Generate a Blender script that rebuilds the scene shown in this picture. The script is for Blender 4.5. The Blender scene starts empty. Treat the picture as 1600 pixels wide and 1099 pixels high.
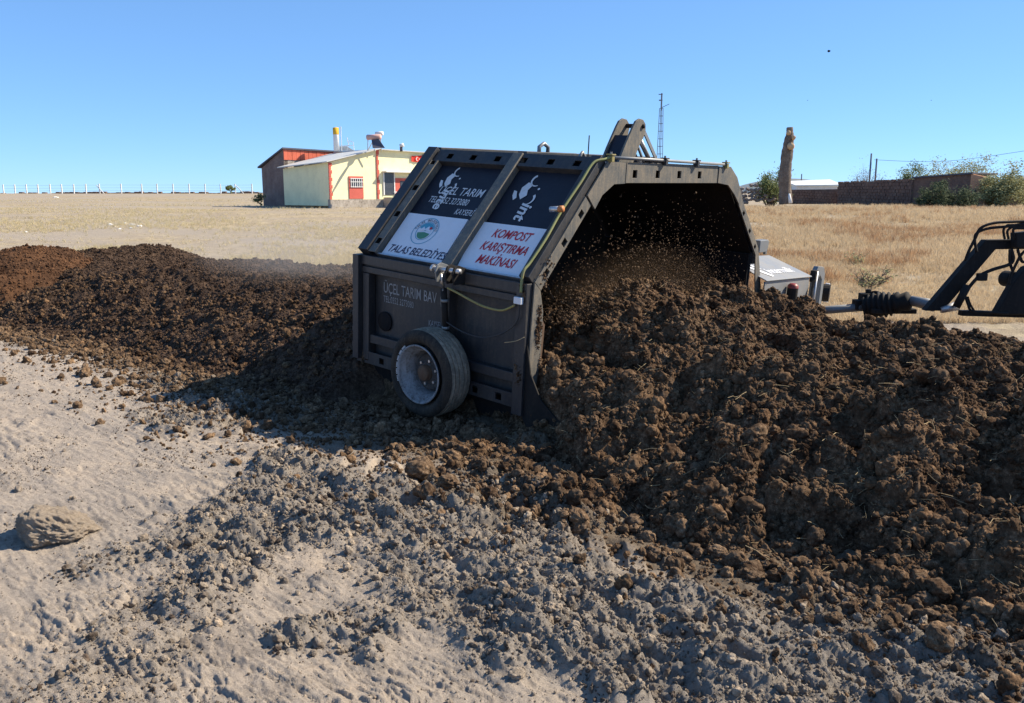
import bpy, bmesh, math, random
import numpy as np
from mathutils import Matrix, Vector
random.seed(7); rng = np.random.default_rng(11)
C = bpy.context.scene.collection
scene = bpy.context.scene
PI = math.pi

# ------------------------------------------------------------------ camera, sky, sun
F = 1300.0; CX, CY = 800.0, 549.5; HC = 1.8
PITCH = math.atan((CY - 303.0) / F)
cam_d = bpy.data.cameras.new('camera'); cam = bpy.data.objects.new('camera', cam_d); C.objects.link(cam)
cam.location = (0, 0, HC); cam.rotation_euler = (PI/2 - PITCH, 0, 0)
cam_d.sensor_width = 36; cam_d.lens = 36 * F / 1600.0; cam_d.clip_end = 3000; cam_d.clip_start = .05
scene.camera = cam
SUN = Vector((.74, .19, .645)).normalized()
world = bpy.data.worlds.new('World'); scene.world = world; world.use_nodes = True
wn = world.node_tree.nodes; wl = world.node_tree.links
bg = wn['Background']; sky = wn.new('ShaderNodeTexSky'); sky.sky_type = 'NISHITA'; sky.sun_disc = False
sky.sun_elevation = math.asin(SUN.z); sky.sun_rotation = math.atan2(SUN.x, SUN.y)
sky.altitude = 1100; sky.air_density = .7; sky.dust_density = 0; sky.ozone_density = 10
gm = wn.new('ShaderNodeGamma'); gm.inputs[1].default_value = .55; wl.new(sky.outputs[0], gm.inputs[0])
tn = wn.new('ShaderNodeMix'); tn.data_type = 'RGBA'; tn.blend_type = 'MULTIPLY'; tn.inputs[0].default_value = 1
tn.inputs[7].default_value = (1.22, 1.66, 2.08, 1); wl.new(gm.outputs[0], tn.inputs[6]); wl.new(tn.outputs[2], bg.inputs[0]); bg.inputs[1].default_value = .11
sd = bpy.data.lights.new('sun', 'SUN'); so = bpy.data.objects.new('sun', sd); C.objects.link(so)
sd.energy = 5.0; sd.angle = math.radians(.5); sd.color = (1, .88, .70)
so.rotation_euler = SUN.to_track_quat('Z', 'Y').to_euler()
vs = scene.view_settings; vs.view_transform = 'Standard'; vs.look = 'None'; vs.gamma = 1; vs.exposure = .88
vs.use_curve_mapping = False

# ------------------------------------------------------------------ helpers
def tag(o, label=None, cat=None, group=None, kind=None):
    if label: o['label'] = label
    if cat: o['category'] = cat
    if group: o['group'] = group
    if kind: o['kind'] = kind
    return o

def empty(name, loc=(0, 0, 0), rz=0, label=None, cat=None, group=None):
    o = bpy.data.objects.new(name, None); C.objects.link(o); o.empty_display_size = .1
    o.location = loc; o.rotation_euler = (0, 0, rz)
    return tag(o, label, cat, group)

class MB:
    def __init__(s): s.v = []; s.f = []
    def add(s, vs_, fs):
        b = len(s.v); s.v += [tuple(p) for p in vs_]; s.f += [tuple(i + b for i in f) for f in fs]; return s
    def box(s, c, d, m=None):
        x, y, z = d[0]/2, d[1]/2, d[2]/2
        P = [Vector((a*x, b*y, e*z)) for a in (-1, 1) for b in (-1, 1) for e in (-1, 1)]
        if m is not None: P = [m @ p for p in P]
        P = [p + Vector(c) for p in P]
        return s.add(P, [(0,1,3,2),(4,6,7,5),(0,4,5,1),(2,3,7,6),(0,2,6,4),(1,5,7,3)])
    def bar(s, a, b, w, h, up=(0, 0, 1)):
        a = Vector(a); b = Vector(b); d = b - a; L_ = d.length; X = d.normalized(); Y = Vector(up).cross(X)
        if Y.length < 1e-4: Y = Vector((1, 0, 0)).cross(X)
        Y.normalize(); Z = X.cross(Y)
        m = Matrix((X, Y, Z)).transposed()
        return s.box((a + b)/2, (L_, w, h), m)
    def tube(s, pts, r, n=8, cap=True):
        pts = [Vector(p) for p in pts]; k = len(pts); rs = r if isinstance(r, (list, tuple)) else [r]*k
        rings = []; N = None
        for i, p in enumerate(pts):
            t = (pts[min(i+1, k-1)] - pts[max(i-1, 0)]).normalized()
            if N is None:
                N = t.cross(Vector((0, 0, 1)))
                if N.length < .01: N = t.cross(Vector((1, 0, 0)))
            N = (N - t * N.dot(t)).normalized(); B = t.cross(N)
            rings.append([p + (N*math.cos(2*PI*j/n) + B*math.sin(2*PI*j/n)) * rs[i] for j in range(n)])
        V = [q for R_ in rings for q in R_]; Fc = []
        for i in range(k-1):
            for j in range(n):
                Fc.append((i*n+j, i*n+(j+1) % n, (i+1)*n+(j+1) % n, (i+1)*n+j))
        if cap: Fc.append(tuple(range(n-1, -1, -1))); Fc.append(tuple((k-1)*n+j for j in range(n)))
        return s.add(V, Fc)
    def prism(s, poly, fn, o0, o1):
        n = len(poly); V = [fn(a, b, o0) for a, b in poly] + [fn(a, b, o1) for a, b in poly]
        Fc = [tuple(range(n-1, -1, -1)), tuple(range(n, 2*n))] + [(i, (i+1) % n, n+(i+1) % n, n+i) for i in range(n)]
        return s.add(V, Fc)
    def plate(s, fn, u0, u1, v0, v1, holes, o0, o1):
        us = sorted({u0, u1} | {h[0] for h in holes} | {h[1] for h in holes}); vv = sorted({v0, v1} | {h[2] for h in holes} | {h[3] for h in holes})
        us = [u for u in us if u0 <= u <= u1]; vv = [v for v in vv if v0 <= v <= v1]
        def solid(i, j):
            if i < 0 or j < 0 or i >= len(us)-1 or j >= len(vv)-1: return False
            a, b = (us[i]+us[i+1])/2, (vv[j]+vv[j+1])/2
            return not any(h[0] < a < h[1] and h[2] < b < h[3] for h in holes)
        for i in range(len(us)-1):
            for j in range(len(vv)-1):
                if not solid(i, j): continue
                a, b, c, d = us[i], us[i+1], vv[j], vv[j+1]
                for o in (o0, o1): s.add([fn(a, c, o), fn(b, c, o), fn(b, d, o), fn(a, d, o)], [(0, 1, 2, 3)])
                for (p, q, n) in (((a, c), (b, c), solid(i, j-1)), ((a, d), (b, d), solid(i, j+1)), ((a, c), (a, d), solid(i-1, j)), ((b, c), (b, d), solid(i+1, j))):
                    if not n: s.add([fn(*p, o0), fn(*q, o0), fn(*q, o1), fn(*p, o1)], [(0, 1, 2, 3)])
        return s
    def lathe(s, prof, c, axis, n=32):
        A = Vector(axis).normalized(); U_ = A.cross(Vector((0, 0, 1)))
        if U_.length < .01: U_ = Vector((1, 0, 0))
        U_.normalize(); W_ = A.cross(U_); c = Vector(c); k = len(prof)
        V = [c + A*h + (U_*math.cos(2*PI*j/n) + W_*math.sin(2*PI*j/n))*r for (h, r) in prof for j in range(n)]
        return s.add(V, [(i*n+j, i*n+(j+1) % n, (i+1)*n+(j+1) % n, (i+1)*n+j) for i in range(k-1) for j in range(n)])
    def build(s, name, m, parent=None, smooth=False, bevel=0, fix=True):
        me = bpy.data.meshes.new(name); me.from_pydata(s.v, [], s.f)
        if fix:
            bm = bmesh.new(); bm.from_mesh(me); bmesh.ops.remove_doubles(bm, verts=bm.verts, dist=1e-5)
            bmesh.ops.recalc_face_normals(bm, faces=bm.faces); bm.to_mesh(me); bm.free()
        me.materials.append(m)
        if smooth: me.shade_smooth()
        o = bpy.data.objects.new(name, me); C.objects.link(o)
        if parent: o.parent = parent
        if bevel:
            b = o.modifiers.new('bevel', 'BEVEL'); b.width = bevel; b.segments = 2; b.limit_method = 'ANGLE'; b.angle_limit = .7
        return o

def W3(u, v, Y):       # world point that the photograph shows at pixel (u, v), at distance Y
    a, b = (u - CX)/F, (CY - v)/F; c, s_ = math.cos(PITCH), math.sin(PITCH)
    d = (a, c + s_*b, -s_ + c*b); t = Y/d[1]
    return Vector((a*t, Y, HC + d[2]*t))

# ------------------------------------------------------------------ materials
def nodes(name):
    m = bpy.data.materials.new(name); m.use_nodes = True; nt = m.node_tree
    return m, nt, nt.nodes['Principled BSDF']
def noise(nt, scale, detail=4, rough=.6, vec=None, dist=0):
    n = nt.nodes.new('ShaderNodeTexNoise'); n.inputs['Scale'].default_value = scale; n.inputs['Detail'].default_value = detail
    n.inputs['Roughness'].default_value = rough; n.inputs['Distortion'].default_value = dist
    if vec is not None: nt.links.new(vec, n.inputs['Vector'])
    return n.outputs['Fac']
def ramp(nt, fac, stops):
    r = nt.nodes.new('ShaderNodeValToRGB'); e = r.color_ramp.elements
    while len(e) < len(stops): e.new(.5)
    for k, (p, c) in enumerate(stops):
        e[k].position = p; e[k].color = (*c, 1) if len(c) == 3 else c
    nt.links.new(fac, r.inputs[0]); return r.outputs[0]
def mix(nt, f, a, b, mode='MIX'):
    x = nt.nodes.new('ShaderNodeMix'); x.data_type = 'RGBA'; x.blend_type = mode
    for s_, v in ((0, f), (6, a), (7, b)):
        if hasattr(v, 'links') or hasattr(v, 'is_linked'): nt.links.new(v, x.inputs[s_])
        else: x.inputs[s_].default_value = v if s_ == 0 else (*v, 1)
    return x.outputs[2]
def coord(nt, kind='Object'):
    t = nt.nodes.new('ShaderNodeTexCoord'); return t.outputs[kind]
def bump(nt, p, h, strength=.4, dist=.01):
    b = nt.nodes.new('ShaderNodeBump'); b.inputs['Strength'].default_value = strength; b.inputs['Distance'].default_value = dist
    nt.links.new(h, b.inputs['Height']); nt.links.new(b.outputs[0], p.inputs['Normal'])

def paint(name, col, dust=(.16, .13, .10), amt=.5, rough=.45, metal=0, scale=3.0, spec=.5):
    m, nt, p = nodes(name); c = coord(nt)
    n1 = noise(nt, scale, 6, .7, c); n2 = noise(nt, scale*14, 4, .7, c)
    mp = nt.nodes.new('ShaderNodeMapping'); mp.inputs['Scale'].default_value = (14, 14, 1.6); nt.links.new(c, mp.inputs[0]); n3 = noise(nt, scale*.5, 5, .7, mp.outputs[0])
    f = ramp(nt, n1, [(.38, (0, 0, 0)), (.75, (amt,)*3)])
    f2 = ramp(nt, n2, [(.5, (0, 0, 0)), (.72, (amt*.8,)*3)])
    f3 = ramp(nt, n3, [(.48, (0, 0, 0)), (.70, (amt*.9,)*3)]); ff = mix(nt, 1.0, mix(nt, 1.0, f, f2, 'ADD'), f3, 'ADD')
    nt.links.new(mix(nt, ff, col, dust), p.inputs['Base Color'])
    nt.links.new(ramp(nt, n1, [(.3, (rough,)*3), (.8, (min(1, rough+.35),)*3)]), p.inputs['Roughness'])
    p.inputs['Metallic'].default_value = metal; p.inputs['Specular IOR Level'].default_value = spec
    bump(nt, p, n2, .15, .002); return m
M = {}
M['frame'] = paint('frame_paint', (.014, .016, .021), (.11, .09, .07), .27, .38)
M['ring'] = paint('dusty_front_paint', (.075, .078, .075), (.20, .165, .12), .75, .55, scale=5)
M['navy'] = paint('navy_panel', (.0065, .0085, .018), (.045, .045, .05), .10, .40, spec=.35)
M['side'] = paint('side_panel', (.014, .017, .022), (.09, .075, .06), .35, .45)
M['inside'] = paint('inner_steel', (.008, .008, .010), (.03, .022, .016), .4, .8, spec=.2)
M['white'] = paint('sign_white', (.66, .68, .72), (.45, .38, .3), .10, .4)
M['red_print'] = paint('red_print', (.45, .012, .025), (.3, .1, .1), .1, .4)
M['blue_print'] = paint('navy_print', (.012, .016, .06), (.1, .1, .12), .1, .4)
M['white_print'] = paint('white_print', (.62, .63, .64), (.3, .27, .22), .25, .5)
M['stencil'] = paint('faded_stencil', (.30, .32, .34), (.10, .09, .08), .6, .6, scale=12)
M['chrome'] = paint('worn_steel', (.55, .56, .58), (.2, .16, .1), .3, .3, metal=.9)
M['pipe'] = paint('grey_pipe', (.20, .22, .24), (.2, .16, .1), .3, .4, metal=.4)
M['brass'] = paint('dusty_clamp', (.28, .24, .07), (.2, .16, .1), .5, .6)
M['hose'] = paint('yellow_green_hose', (.20, .23, .07), (.25, .2, .12), .5, .55)
M['black'] = paint('black_rubber', (.008, .008, .009), (.05, .04, .03), .3, .65, spec=.25)
M['tyre'] = paint('dusty_tyre', (.020, .019, .018), (.12, .097, .073), .35, .85, spec=.2, scale=6)
M['tread'] = paint('tyre_tread', (.13, .11, .085), (.34, .28, .21), .9, .9, spec=.2)  # dust tone lightened to paint in sunlight on the tread
M['rim'] = paint('wheel_rim', (.30, .315, .335), (.06, .05, .04), .6, .5, metal=.2, scale=4)
M['cover'] = paint('grey_cover', (.20, .215, .23), (.24, .2, .15), .3, .35)
M['rust'] = paint('rusty_steel', (.09, .045, .025), (.16, .12, .08), .5, .8)
M['lamp_red'] = paint('red_plastic', (.25, .02, .015), (.2, .15, .1), .2, .3)
M['orange'] = paint('orange_plastic', (.45, .16, .04), (.2, .15, .1), .2, .5)
M['cyan_print'] = paint('cyan_print', (.05, .30, .42), (.2, .2, .2), .1)
M['green_print'] = paint('green_print', (.05, .22, .12), (.2, .2, .2), .1)

def rough_mat(name, stops, scale=3, scale2=40, bump_s=.5, bump_d=.02, rough=.95):
    m, nt, p = nodes(name); c = coord(nt)
    n1 = noise(nt, scale, 6, .65, c); n2 = noise(nt, scale2, 5, .7, c)
    a = nt.nodes.new('ShaderNodeMath'); a.operation = 'MULTIPLY_ADD'; a.inputs[1].default_value = .55
    nt.links.new(n1, a.inputs[0])
    b = nt.nodes.new('ShaderNodeMath'); b.operation = 'MULTIPLY'; b.inputs[1].default_value = .45
    nt.links.new(n2, b.inputs[0]); nt.links.new(b.outputs[0], a.inputs[2])
    nt.links.new(ramp(nt, a.outputs[0], stops), p.inputs['Base Color'])
    p.inputs['Roughness'].default_value = rough; p.inputs['Specular IOR Level'].default_value = .15
    bump(nt, p, n2, bump_s, bump_d); return m

def compost_mat(name, dark, mid, light, tint=(.1, .05, .03), tint_amt=0.0):
    m, nt, p = nodes(name)
    g = nt.nodes.new('ShaderNodeNewGeometry'); c = g.outputs['Position']
    n1 = noise(nt, 2.3, 5, .6, c); n2 = noise(nt, 38, 6, .75, c); n3 = noise(nt, 190, 3, .8, c)
    oi = nt.nodes.new('ShaderNodeObjectInfo')
    a = ramp(nt, n2, [(.30, dark), (.52, mid), (.74, light)])  # darkest stop lowered to paint shade into the crevices
    b = mix(nt, 1.0, a, ramp(nt, n3, [(.25, (.55, .55, .55)), (.75, (1.5, 1.45, 1.4))]), 'MULTIPLY')
    b = mix(nt, 1.0, b, ramp(nt, oi.outputs['Random'], [(0, (.6, .58, .56)), (.5, (1, 1, 1)), (.85, (1.15, 1.12, 1.06)), (1, (1.4, 1.32, 1.2))]), 'MULTIPLY')
    n5 = noise(nt, 5.5, 4, .6, c, .8)
    b = mix(nt, 1.0, b, ramp(nt, n5, [(.36, (.38, .34, .33)), (.50, (.95, .95, .95)), (.68, (1.22, 1.18, 1.12))]), 'MULTIPLY')  # broad dark patches put damp and the shade of hollows into the colour
    t = ramp(nt, n1, [(.42, (0, 0, 0)), (.7, (tint_amt,)*3)])
    nt.links.new(mix(nt, t, b, tint), p.inputs['Base Color'])
    p.inputs['Roughness'].default_value = 1; p.inputs['Specular IOR Level'].default_value = .08
    bump(nt, p, n3, .7, .006); return m
M['compost'] = compost_mat('compost', (.018, .011, .007), (.100, .064, .040), (.30, .215, .145), (.145, .097, .058), .4)
M['compost_turned'] = compost_mat('compost_turned', (.018, .012, .009), (.072, .049, .036), (.165, .120, .090), (.085, .055, .038), .4)
M['compost_red'] = compost_mat('compost_red', (.050, .027, .017), (.10, .056, .034), (.17, .11, .075), (.16, .08, .04), .6)
M['clod_grey'] = compost_mat('clod_grey', (.12, .103, .087), (.235, .205, .173), (.35, .305, .255))
M['clod_tan'] = compost_mat('clod_tan', (.045, .030, .020), (.14, .097, .064), (.31, .235, .165))

def ground_mat():
    m, nt, p = nodes('ground_soil')
    g = nt.nodes.new('ShaderNodeNewGeometry'); c = g.outputs['Position']
    at = nt.nodes.new('ShaderNodeAttribute'); at.attribute_name = 'mask'; sp = nt.nodes.new('ShaderNodeSeparateColor'); nt.links.new(at.outputs['Color'], sp.inputs[0])
    n0 = noise(nt, .55, 4, .6, c); n1 = noise(nt, 3.0, 6, .65, c, .6); n2 = noise(nt, 45, 5, .75, c); n3 = noise(nt, 260, 3, .8, c)
    soil = ramp(nt, n1, [(.30, (.29, .246, .205)), (.5, (.395, .336, .278)), (.68, (.45, .368, .288))])
    soil = mix(nt, ramp(nt, n0, [(.4, (0, 0, 0)), (.62, (.55,)*3)]), soil, (.335, .295, .255))
    soil = mix(nt, 1.0, soil, ramp(nt, n2, [(.28, (.66, .65, .64)), (.5, (1, 1, 1)), (.75, (1.18, 1.17, 1.14))]), 'MULTIPLY')
    soil = mix(nt, 1.0, soil, ramp(nt, n3, [(.25, (.75,)*3), (.7, (1.15,)*3)]), 'MULTIPLY')
    mud = ramp(nt, n2, [(.3, (.15, .13, .11)), (.6, (.275, .243, .208))])
    a = mix(nt, sp.outputs[0], soil, mud)
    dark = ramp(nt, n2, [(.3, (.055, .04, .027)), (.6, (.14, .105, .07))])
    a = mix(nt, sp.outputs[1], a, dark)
    straw = ramp(nt, n1, [(.33, (.24, .19, .13)), (.48, (.34, .275, .18)), (.62, (.45, .37, .24))])
    straw = mix(nt, ramp(nt, n0, [(.45, (0, 0, 0)), (.6, (.8,)*3)]), straw, (.29, .24, .185))
    straw = mix(nt, 1.0, straw, ramp(nt, noise(nt, 9, 5, .8, c), [(.3, (.72,)*3), (.7, (1.2,)*3)]), 'MULTIPLY')
    straw = mix(nt, ramp(nt, noise(nt, .11, 5, .65, c, .5), [(.44, (0, 0, 0)), (.58, (.75,)*3)]), straw, (.31, .27, .225))
    a = mix(nt, sp.outputs[2], a, straw)
    nt.links.new(a, p.inputs['Base Color']); p.inputs['Roughness'].default_value = 1; p.inputs['Specular IOR Level'].default_value = .1
    n4 = noise(nt, 110, 5, .8, c); ad = nt.nodes.new('ShaderNodeMath'); ad.operation = 'MULTIPLY_ADD'; ad.inputs[1].default_value = .6
    nt.links.new(n3, ad.inputs[0]); nt.links.new(n4, ad.inputs[2])
    bump(nt, p, ad.outputs[0], .9, .011); return m
M['ground'] = ground_mat()

# ------------------------------------------------------------------ numpy noise
def h2(ix, iy, seed):
    a = (ix.astype(np.int64)*374761393 + iy.astype(np.int64)*668265263 + seed*982451653) & 0xffffffff
    a = ((a ^ (a >> 13))*1274126177) & 0xffffffff
    a = ((a ^ (a >> 16))*2246822519) & 0xffffffff
    return ((a ^ (a >> 15)) & 0xffffff)/float(0xffffff)
def vn(x, y, seed):
    ix = np.floor(x); iy = np.floor(y); fx = x-ix; fy = y-iy
    u = fx*fx*fx*(fx*(fx*6-15)+10); v = fy*fy*fy*(fy*(fy*6-15)+10)
    a = h2(ix, iy, seed); b = h2(ix+1, iy, seed); c = h2(ix, iy+1, seed); d = h2(ix+1, iy+1, seed)
    return ((a*(1-u)+b*u)*(1-v) + (c*(1-u)+d*u)*v)*2-1
def fbm(x, y, fr, octs, seed, gain=.5):
    s_ = 0; A = 1; t = 0
    for k in range(octs):
        ca, sa = math.cos(k*1.1+.5), math.sin(k*1.1+.5)
        s_ = s_ + A*vn((x*ca-y*sa)*fr, (x*sa+y*ca)*fr, seed+k*17); t += A; A *= gain; fr *= 2.03
    return s_/t
def bumps(x, y, cell, seed, lo=.3, hi=.62, dens=1.0):
    ix = np.floor(x/cell); iy = np.floor(y/cell); out = np.zeros_like(x)
    for dx in (-1, 0, 1):
        for dy in (-1, 0, 1):
            jx = ix+dx; jy = iy+dy
            cx = (jx+.15+.7*h2(jx, jy, seed))*cell; cy = (jy+.15+.7*h2(jx, jy, seed+1))*cell
            r = (lo+(hi-lo)*h2(jx, jy, seed+2))*cell; on = h2(jx, jy, seed+3) < dens
            e = .7+.6*h2(jx, jy, seed+4)
            q = 1-((x-cx)**2*e+(y-cy)**2/e)/r**2
            out = np.maximum(out, np.where(on & (q > 0), r*np.sqrt(np.maximum(q, 0)), 0))
    return out
def sst(a, b, x):
    t = np.clip((x-a)/(b-a), 0, 1); return t*t*(3-2*t)

# ------------------------------------------------------------------ terrain functions
OX, OY, OZ = 1.310, 7.516, -.048
YAW, PIT, ROL = -.7128, .0672, .0094
hx, hy = math.cos(YAW), math.sin(YAW)           # heading of the windrow and the machine
nx_, ny_ = -hy, hx
def to_an(x, y): return (x-OX)*hx+(y-OY)*hy, (x-OX)*nx_+(y-OY)*ny_
def from_an(a, n): return OX+a*hx+n*nx_, OY+a*hy+n*ny_
def far_h(x, y):
    d = np.hypot(x, y)
    return .88*sst(15, 55, d)+.95*sst(45, 170, d)-6*sst(178, 420, d)+.10*fbm(x, y, .07, 3, 5)*sst(16, 40, d)
def foot(a):            # near foot of the compost, lateral
    return np.where(a < -.5, -2.36-.05*np.clip(-a-1, 0, 9), -2.36-.42*sst(-.5, .6, a)-.06*np.clip(a, 0, 6))-.24*np.exp(-((a+1.9)/1.9)**2)
def masks(x, y):
    a, n = to_an(x, y)
    w = fbm(x, y, .9, 4, 31)
    d = foot(a)-n                                # metres in front of the foot
    mud = sst(.1, .5, w*1.3+.55*np.exp(-((d-.9-.12*a)/.55)**2)*sst(-3.6, -1.0, a)+.34*sst(-.6, 1.2, a)*np.exp(-((d-.75)/.65)**2)-.16*sst(-.5, -2.5, a)-.05)
    mud = mud*sst(3.8, 1.6, np.abs(d))*sst(9.5, 7.5, y)
    return np.clip(mud, 0, 1), d, a, n
def ground_h(x, y, detail=True):
    base = far_h(x, y)
    if not detail: return base
    mud, d, a, n = masks(x, y)
    near = sst(24, 13, np.hypot(x, y))
    h = .035*fbm(x, y, .6, 4, 3)+.012*fbm(x, y, 3.1, 4, 9)
    st = fbm(a*1.0, n*3.2, 2.2, 4, 77)           # smeared wheel ridges along the windrow
    h = h+.022*st*sst(-.1, .5, fbm(x, y, .8, 2, 91))
    patch = sst(.0, .4, fbm(x, y, 1.5, 4, 61))
    def crust(fr, seed, k, hgt, lo=.0):          # dried crust: flat plates with sharp little edges
        q = fbm(a*fr*.45+.3*vn(x*3, y*3, 7), n*fr*1.7, 1.0, 4, seed, .55); return hgt*(sst(lo, lo+k, q)+.7*sst(lo+.22, lo+.22+k, q))
    h = h+(1-mud)*(crust(3.2, 101, .05, .011)*(.4+.6*patch)+crust(8, 103, .06, .008, .0)*(.4+.6*patch)+crust(17, 107, .08, .006, .0)*(.5+.5*patch)+crust(34, 109, .15, .0035, .0)*.8)
    crumb = bumps(x, y, .042, 201, .15, .5, .45)*.5+bumps(x, y, .021, 211, .2, .5, .6)*.6
    h = h+crumb*.14*patch*(1-mud)
    rid = 1-np.abs(fbm(a*.8, n*1.7, 1.6, 3, 41))*2.2
    wx = x+.05*vn(x*8, y*8, 5)+.015*vn(x*27, y*27, 15); wy = y+.05*vn(x*8, y*8, 6)+.015*vn(x*27, y*27, 16)
    lum = bumps(wx, wy, .22, 221, .2, .55, .45)*.40+bumps(wx, wy, .09, 231, .2, .55, .6)*.55+bumps(wx, wy, .04, 241, .2, .6, .8)*.55
    big_ = fbm(a*1.2, n*2.0, 2.3, 4, 121, .6)
    h = h+mud*(.020*np.clip(rid, -.6, 1)+lum*.75+.085*big_+.03*np.abs(fbm(x, y, 5, 3, 151))+crust(6, 131, .06, .014, -.1)+crust(13, 133, .1, .008, -.1)+.010*fbm(x, y, 22, 4, 52, .65))
    q = n+3.28+.06*fbm(x, y, 1.2, 2, 141); band = sst(.30, .22, np.abs(q))*sst(-2.2, -1.6, a)*sst(2.3, 1.7, a)*sst(-.35, .05, fbm(x, y, 2.2, 3, 143))
    ch = np.abs(((a+.75*np.abs(q))/.24) % 1-.5)*2
    h = h+band*(.045*sst(.35, .6, ch)-.03)
    h = h+.0025*fbm(x, y, 33, 4, 71, .7)
    return base+h*near
def lumps(x, y, s_, seed):
    wx = x+.05*s_*vn(x*7/s_, y*7/s_, seed+80)+.02*vn(x*21, y*21, seed+83); wy = y+.05*s_*vn(x*7/s_, y*7/s_, seed+81)+.02*vn(x*21, y*21, seed+84)
    h = bumps(wx, wy, .38*s_, seed, .2, .55, .5)*.62
    h = h-.13*s_*sst(.0, .35, fbm(x, y, 2.6/s_, 2, seed+70))
    h = h+bumps(wx, wy, .15*s_, seed+10, .25, .6, .7)*.62
    h = h+bumps(wx, wy, .072*s_, seed+20, .25, .6, .9)*.65
    h = h+bumps(wx, wy, .034*s_, seed+30, .25, .6, .9)*.60
    return h
def pile_right(x, y, lum=True):
    a, n = to_an(x, y)
    w = .20*fbm(x, y, 1.1, 4, 301)
    f = foot(a); t = np.clip((n+w-f)/2.15, 0, 1)
    near = 1-(1-t)**1.38
    far = np.clip((2.55-n+w)/1.0, 0, 1); far = 1-(1-far)**1.8
    top = .80-.13*sst(.3, 1.5, a)+.17*np.exp(-((a+.1)/.55)**2-((n+.55)/.9)**2)-.10*sst(-.2, -1.2, a)
    h = near*far*top
    h = h+.10*fbm(x, y, 1.7, 4, 311)*sst(0, .3, t)
    h = h-.34*sst(.9, 2.0, n)*sst(.15, .6, a)
    cut = sst(-1.80, -1.93, n)*sst(.66, .44, a); h = h*(1-cut)+cut*np.minimum(h, .10*t)
    # inside the machine the heap stays between the side walls; beside it only a low apron
    ins = sst(.12, -.02, a)
    wall = sst(-1.86, -1.66, n)*sst(1.9, 1.7, n)
    h = h*(1-ins)+ins*(wall*h+(1-wall)*np.minimum(h, .16*t))
    end = sst(-2.6, -1.6, a)
    h = h*end-.12*(1-end)
    if lum: h = h+(lumps(x, y, 1.0, 400)*(.35+.65*sst(-.05, .25, t)))*sst(-.12, .02, h)*1.1*(1-.6*cut)*(1-.4*ins*(1-wall))
    return np.where((t <= 0) | (far <= 0), -.25, h-.02)
def pile_left(x, y, lum=True):
    a, n = to_an(x, y)
    w = .16*fbm(x, y, 1.0, 4, 501)
    f = foot(a)+.05; t = np.clip((n+w-f)/2.0, 0, 1); near = np.where(t < .16, t*.35/.16*.3, .105+.895*(1-(1-(t-.16)/.84)**1.55))
    far = np.clip((2.4-n+w)/1.6, 0, 1); far = 1-(1-far)**1.7
    top = .80-.11*sst(-7.3, -9.0, a)+.16*np.exp(-((a+11.1)/.75)**2)-.03*np.exp(-((a+6.5)/1.4)**2)+.02*np.exp(-((a+2.6)/.8)**2)
    endl = sst(-12.5, -11.6, a); endr = sst(-1.1, -2.0, a)
    h = near*far*top*endl
    h = h+.05*fbm(x, y, 1.4, 4, 511)*sst(0, .3, t)
    wall = sst(-1.92, -1.7, n)*sst(1.92, 1.7, n); ins = sst(-1.95, -1.80, a)
    h = h*(1-ins)+ins*(wall*h+(1-wall)*np.minimum(h, .08))
    h = h*endr-.15*(1-endr)
    if lum: h = h+lumps(x, y, .55, 600)*.62*sst(-.1, .02, h)
    return np.where((t <= 0) | (far <= 0) | (a < -13.3), -.25, h-.02)
def pile_red(x, y, lum=True):
    r1 = np.hypot((x+7.85)/1.7, (y-13.6)/1.7)
    r = r1+.08*fbm(x, y, 1.0, 3, 701)
    h = .97*np.clip(1-r**2, 0, 1)**.9
    h = h+.04*fbm(x, y, 1.5, 4, 711)
    if lum: h = h+lumps(x, y, .5, 720)*.45
    return np.where(r < 1, h-.03, -.3)

# ------------------------------------------------------------------ grids (polar rows about the photographer's feet)
def grid(rs, th, fn, name, m, kind=None, extra=None, keep=None, smooth=True):
    R_, T_ = np.meshgrid(rs, th, indexing='ij'); x = R_*np.sin(T_); y = R_*np.cos(T_)
    z = fn(x, y); nr, nt_ = x.shape
    co = np.stack([x, y, z], -1).reshape(-1, 3)
    idx = np.arange(nr*nt_).reshape(nr, nt_)
    q = np.stack([idx[:-1, :-1], idx[:-1, 1:], idx[1:, 1:], idx[1:, :-1]], -1).reshape(-1, 4)
    if keep is not None:
        k = keep(x, y, z); kk = k[:-1, :-1] | k[1:, :-1] | k[:-1, 1:] | k[1:, 1:]; q = q[kk.reshape(-1)]
        used = np.zeros(len(co), bool); used[q.ravel()] = True; rm = np.cumsum(used)-1; co = co[used]; q = rm[q]
    else: used = None
    me = bpy.data.meshes.new(name); me.vertices.add(len(co)); me.vertices.foreach_set('co', co.astype(np.float32).ravel())
    me.loops.add(q.size); me.loops.foreach_set('vertex_index', q[:, ::-1].astype(np.int32).ravel())
    me.polygons.add(len(q)); me.polygons.foreach_set('loop_start', np.arange(0, q.size, 4, dtype=np.int32))
    me.update(calc_edges=True)
    if smooth: me.shade_smooth()
    if extra is not None:
        col = extra(x, y).reshape(-1, 4)
        if used is not None: col = col[used]
        at = me.color_attributes.new('mask', 'FLOAT_COLOR', 'POINT'); at.data.foreach_set('color', col.astype(np.float32).ravel())
    me.materials.append(m); o = bpy.data.objects.new(name, me); C.objects.link(o)
    if kind: o['kind'] = kind
    return o
def geo(a, b, k):
    out = [a]
    while out[-1] < b: out.append(out[-1]*(1+k))
    return np.array(out)
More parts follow.
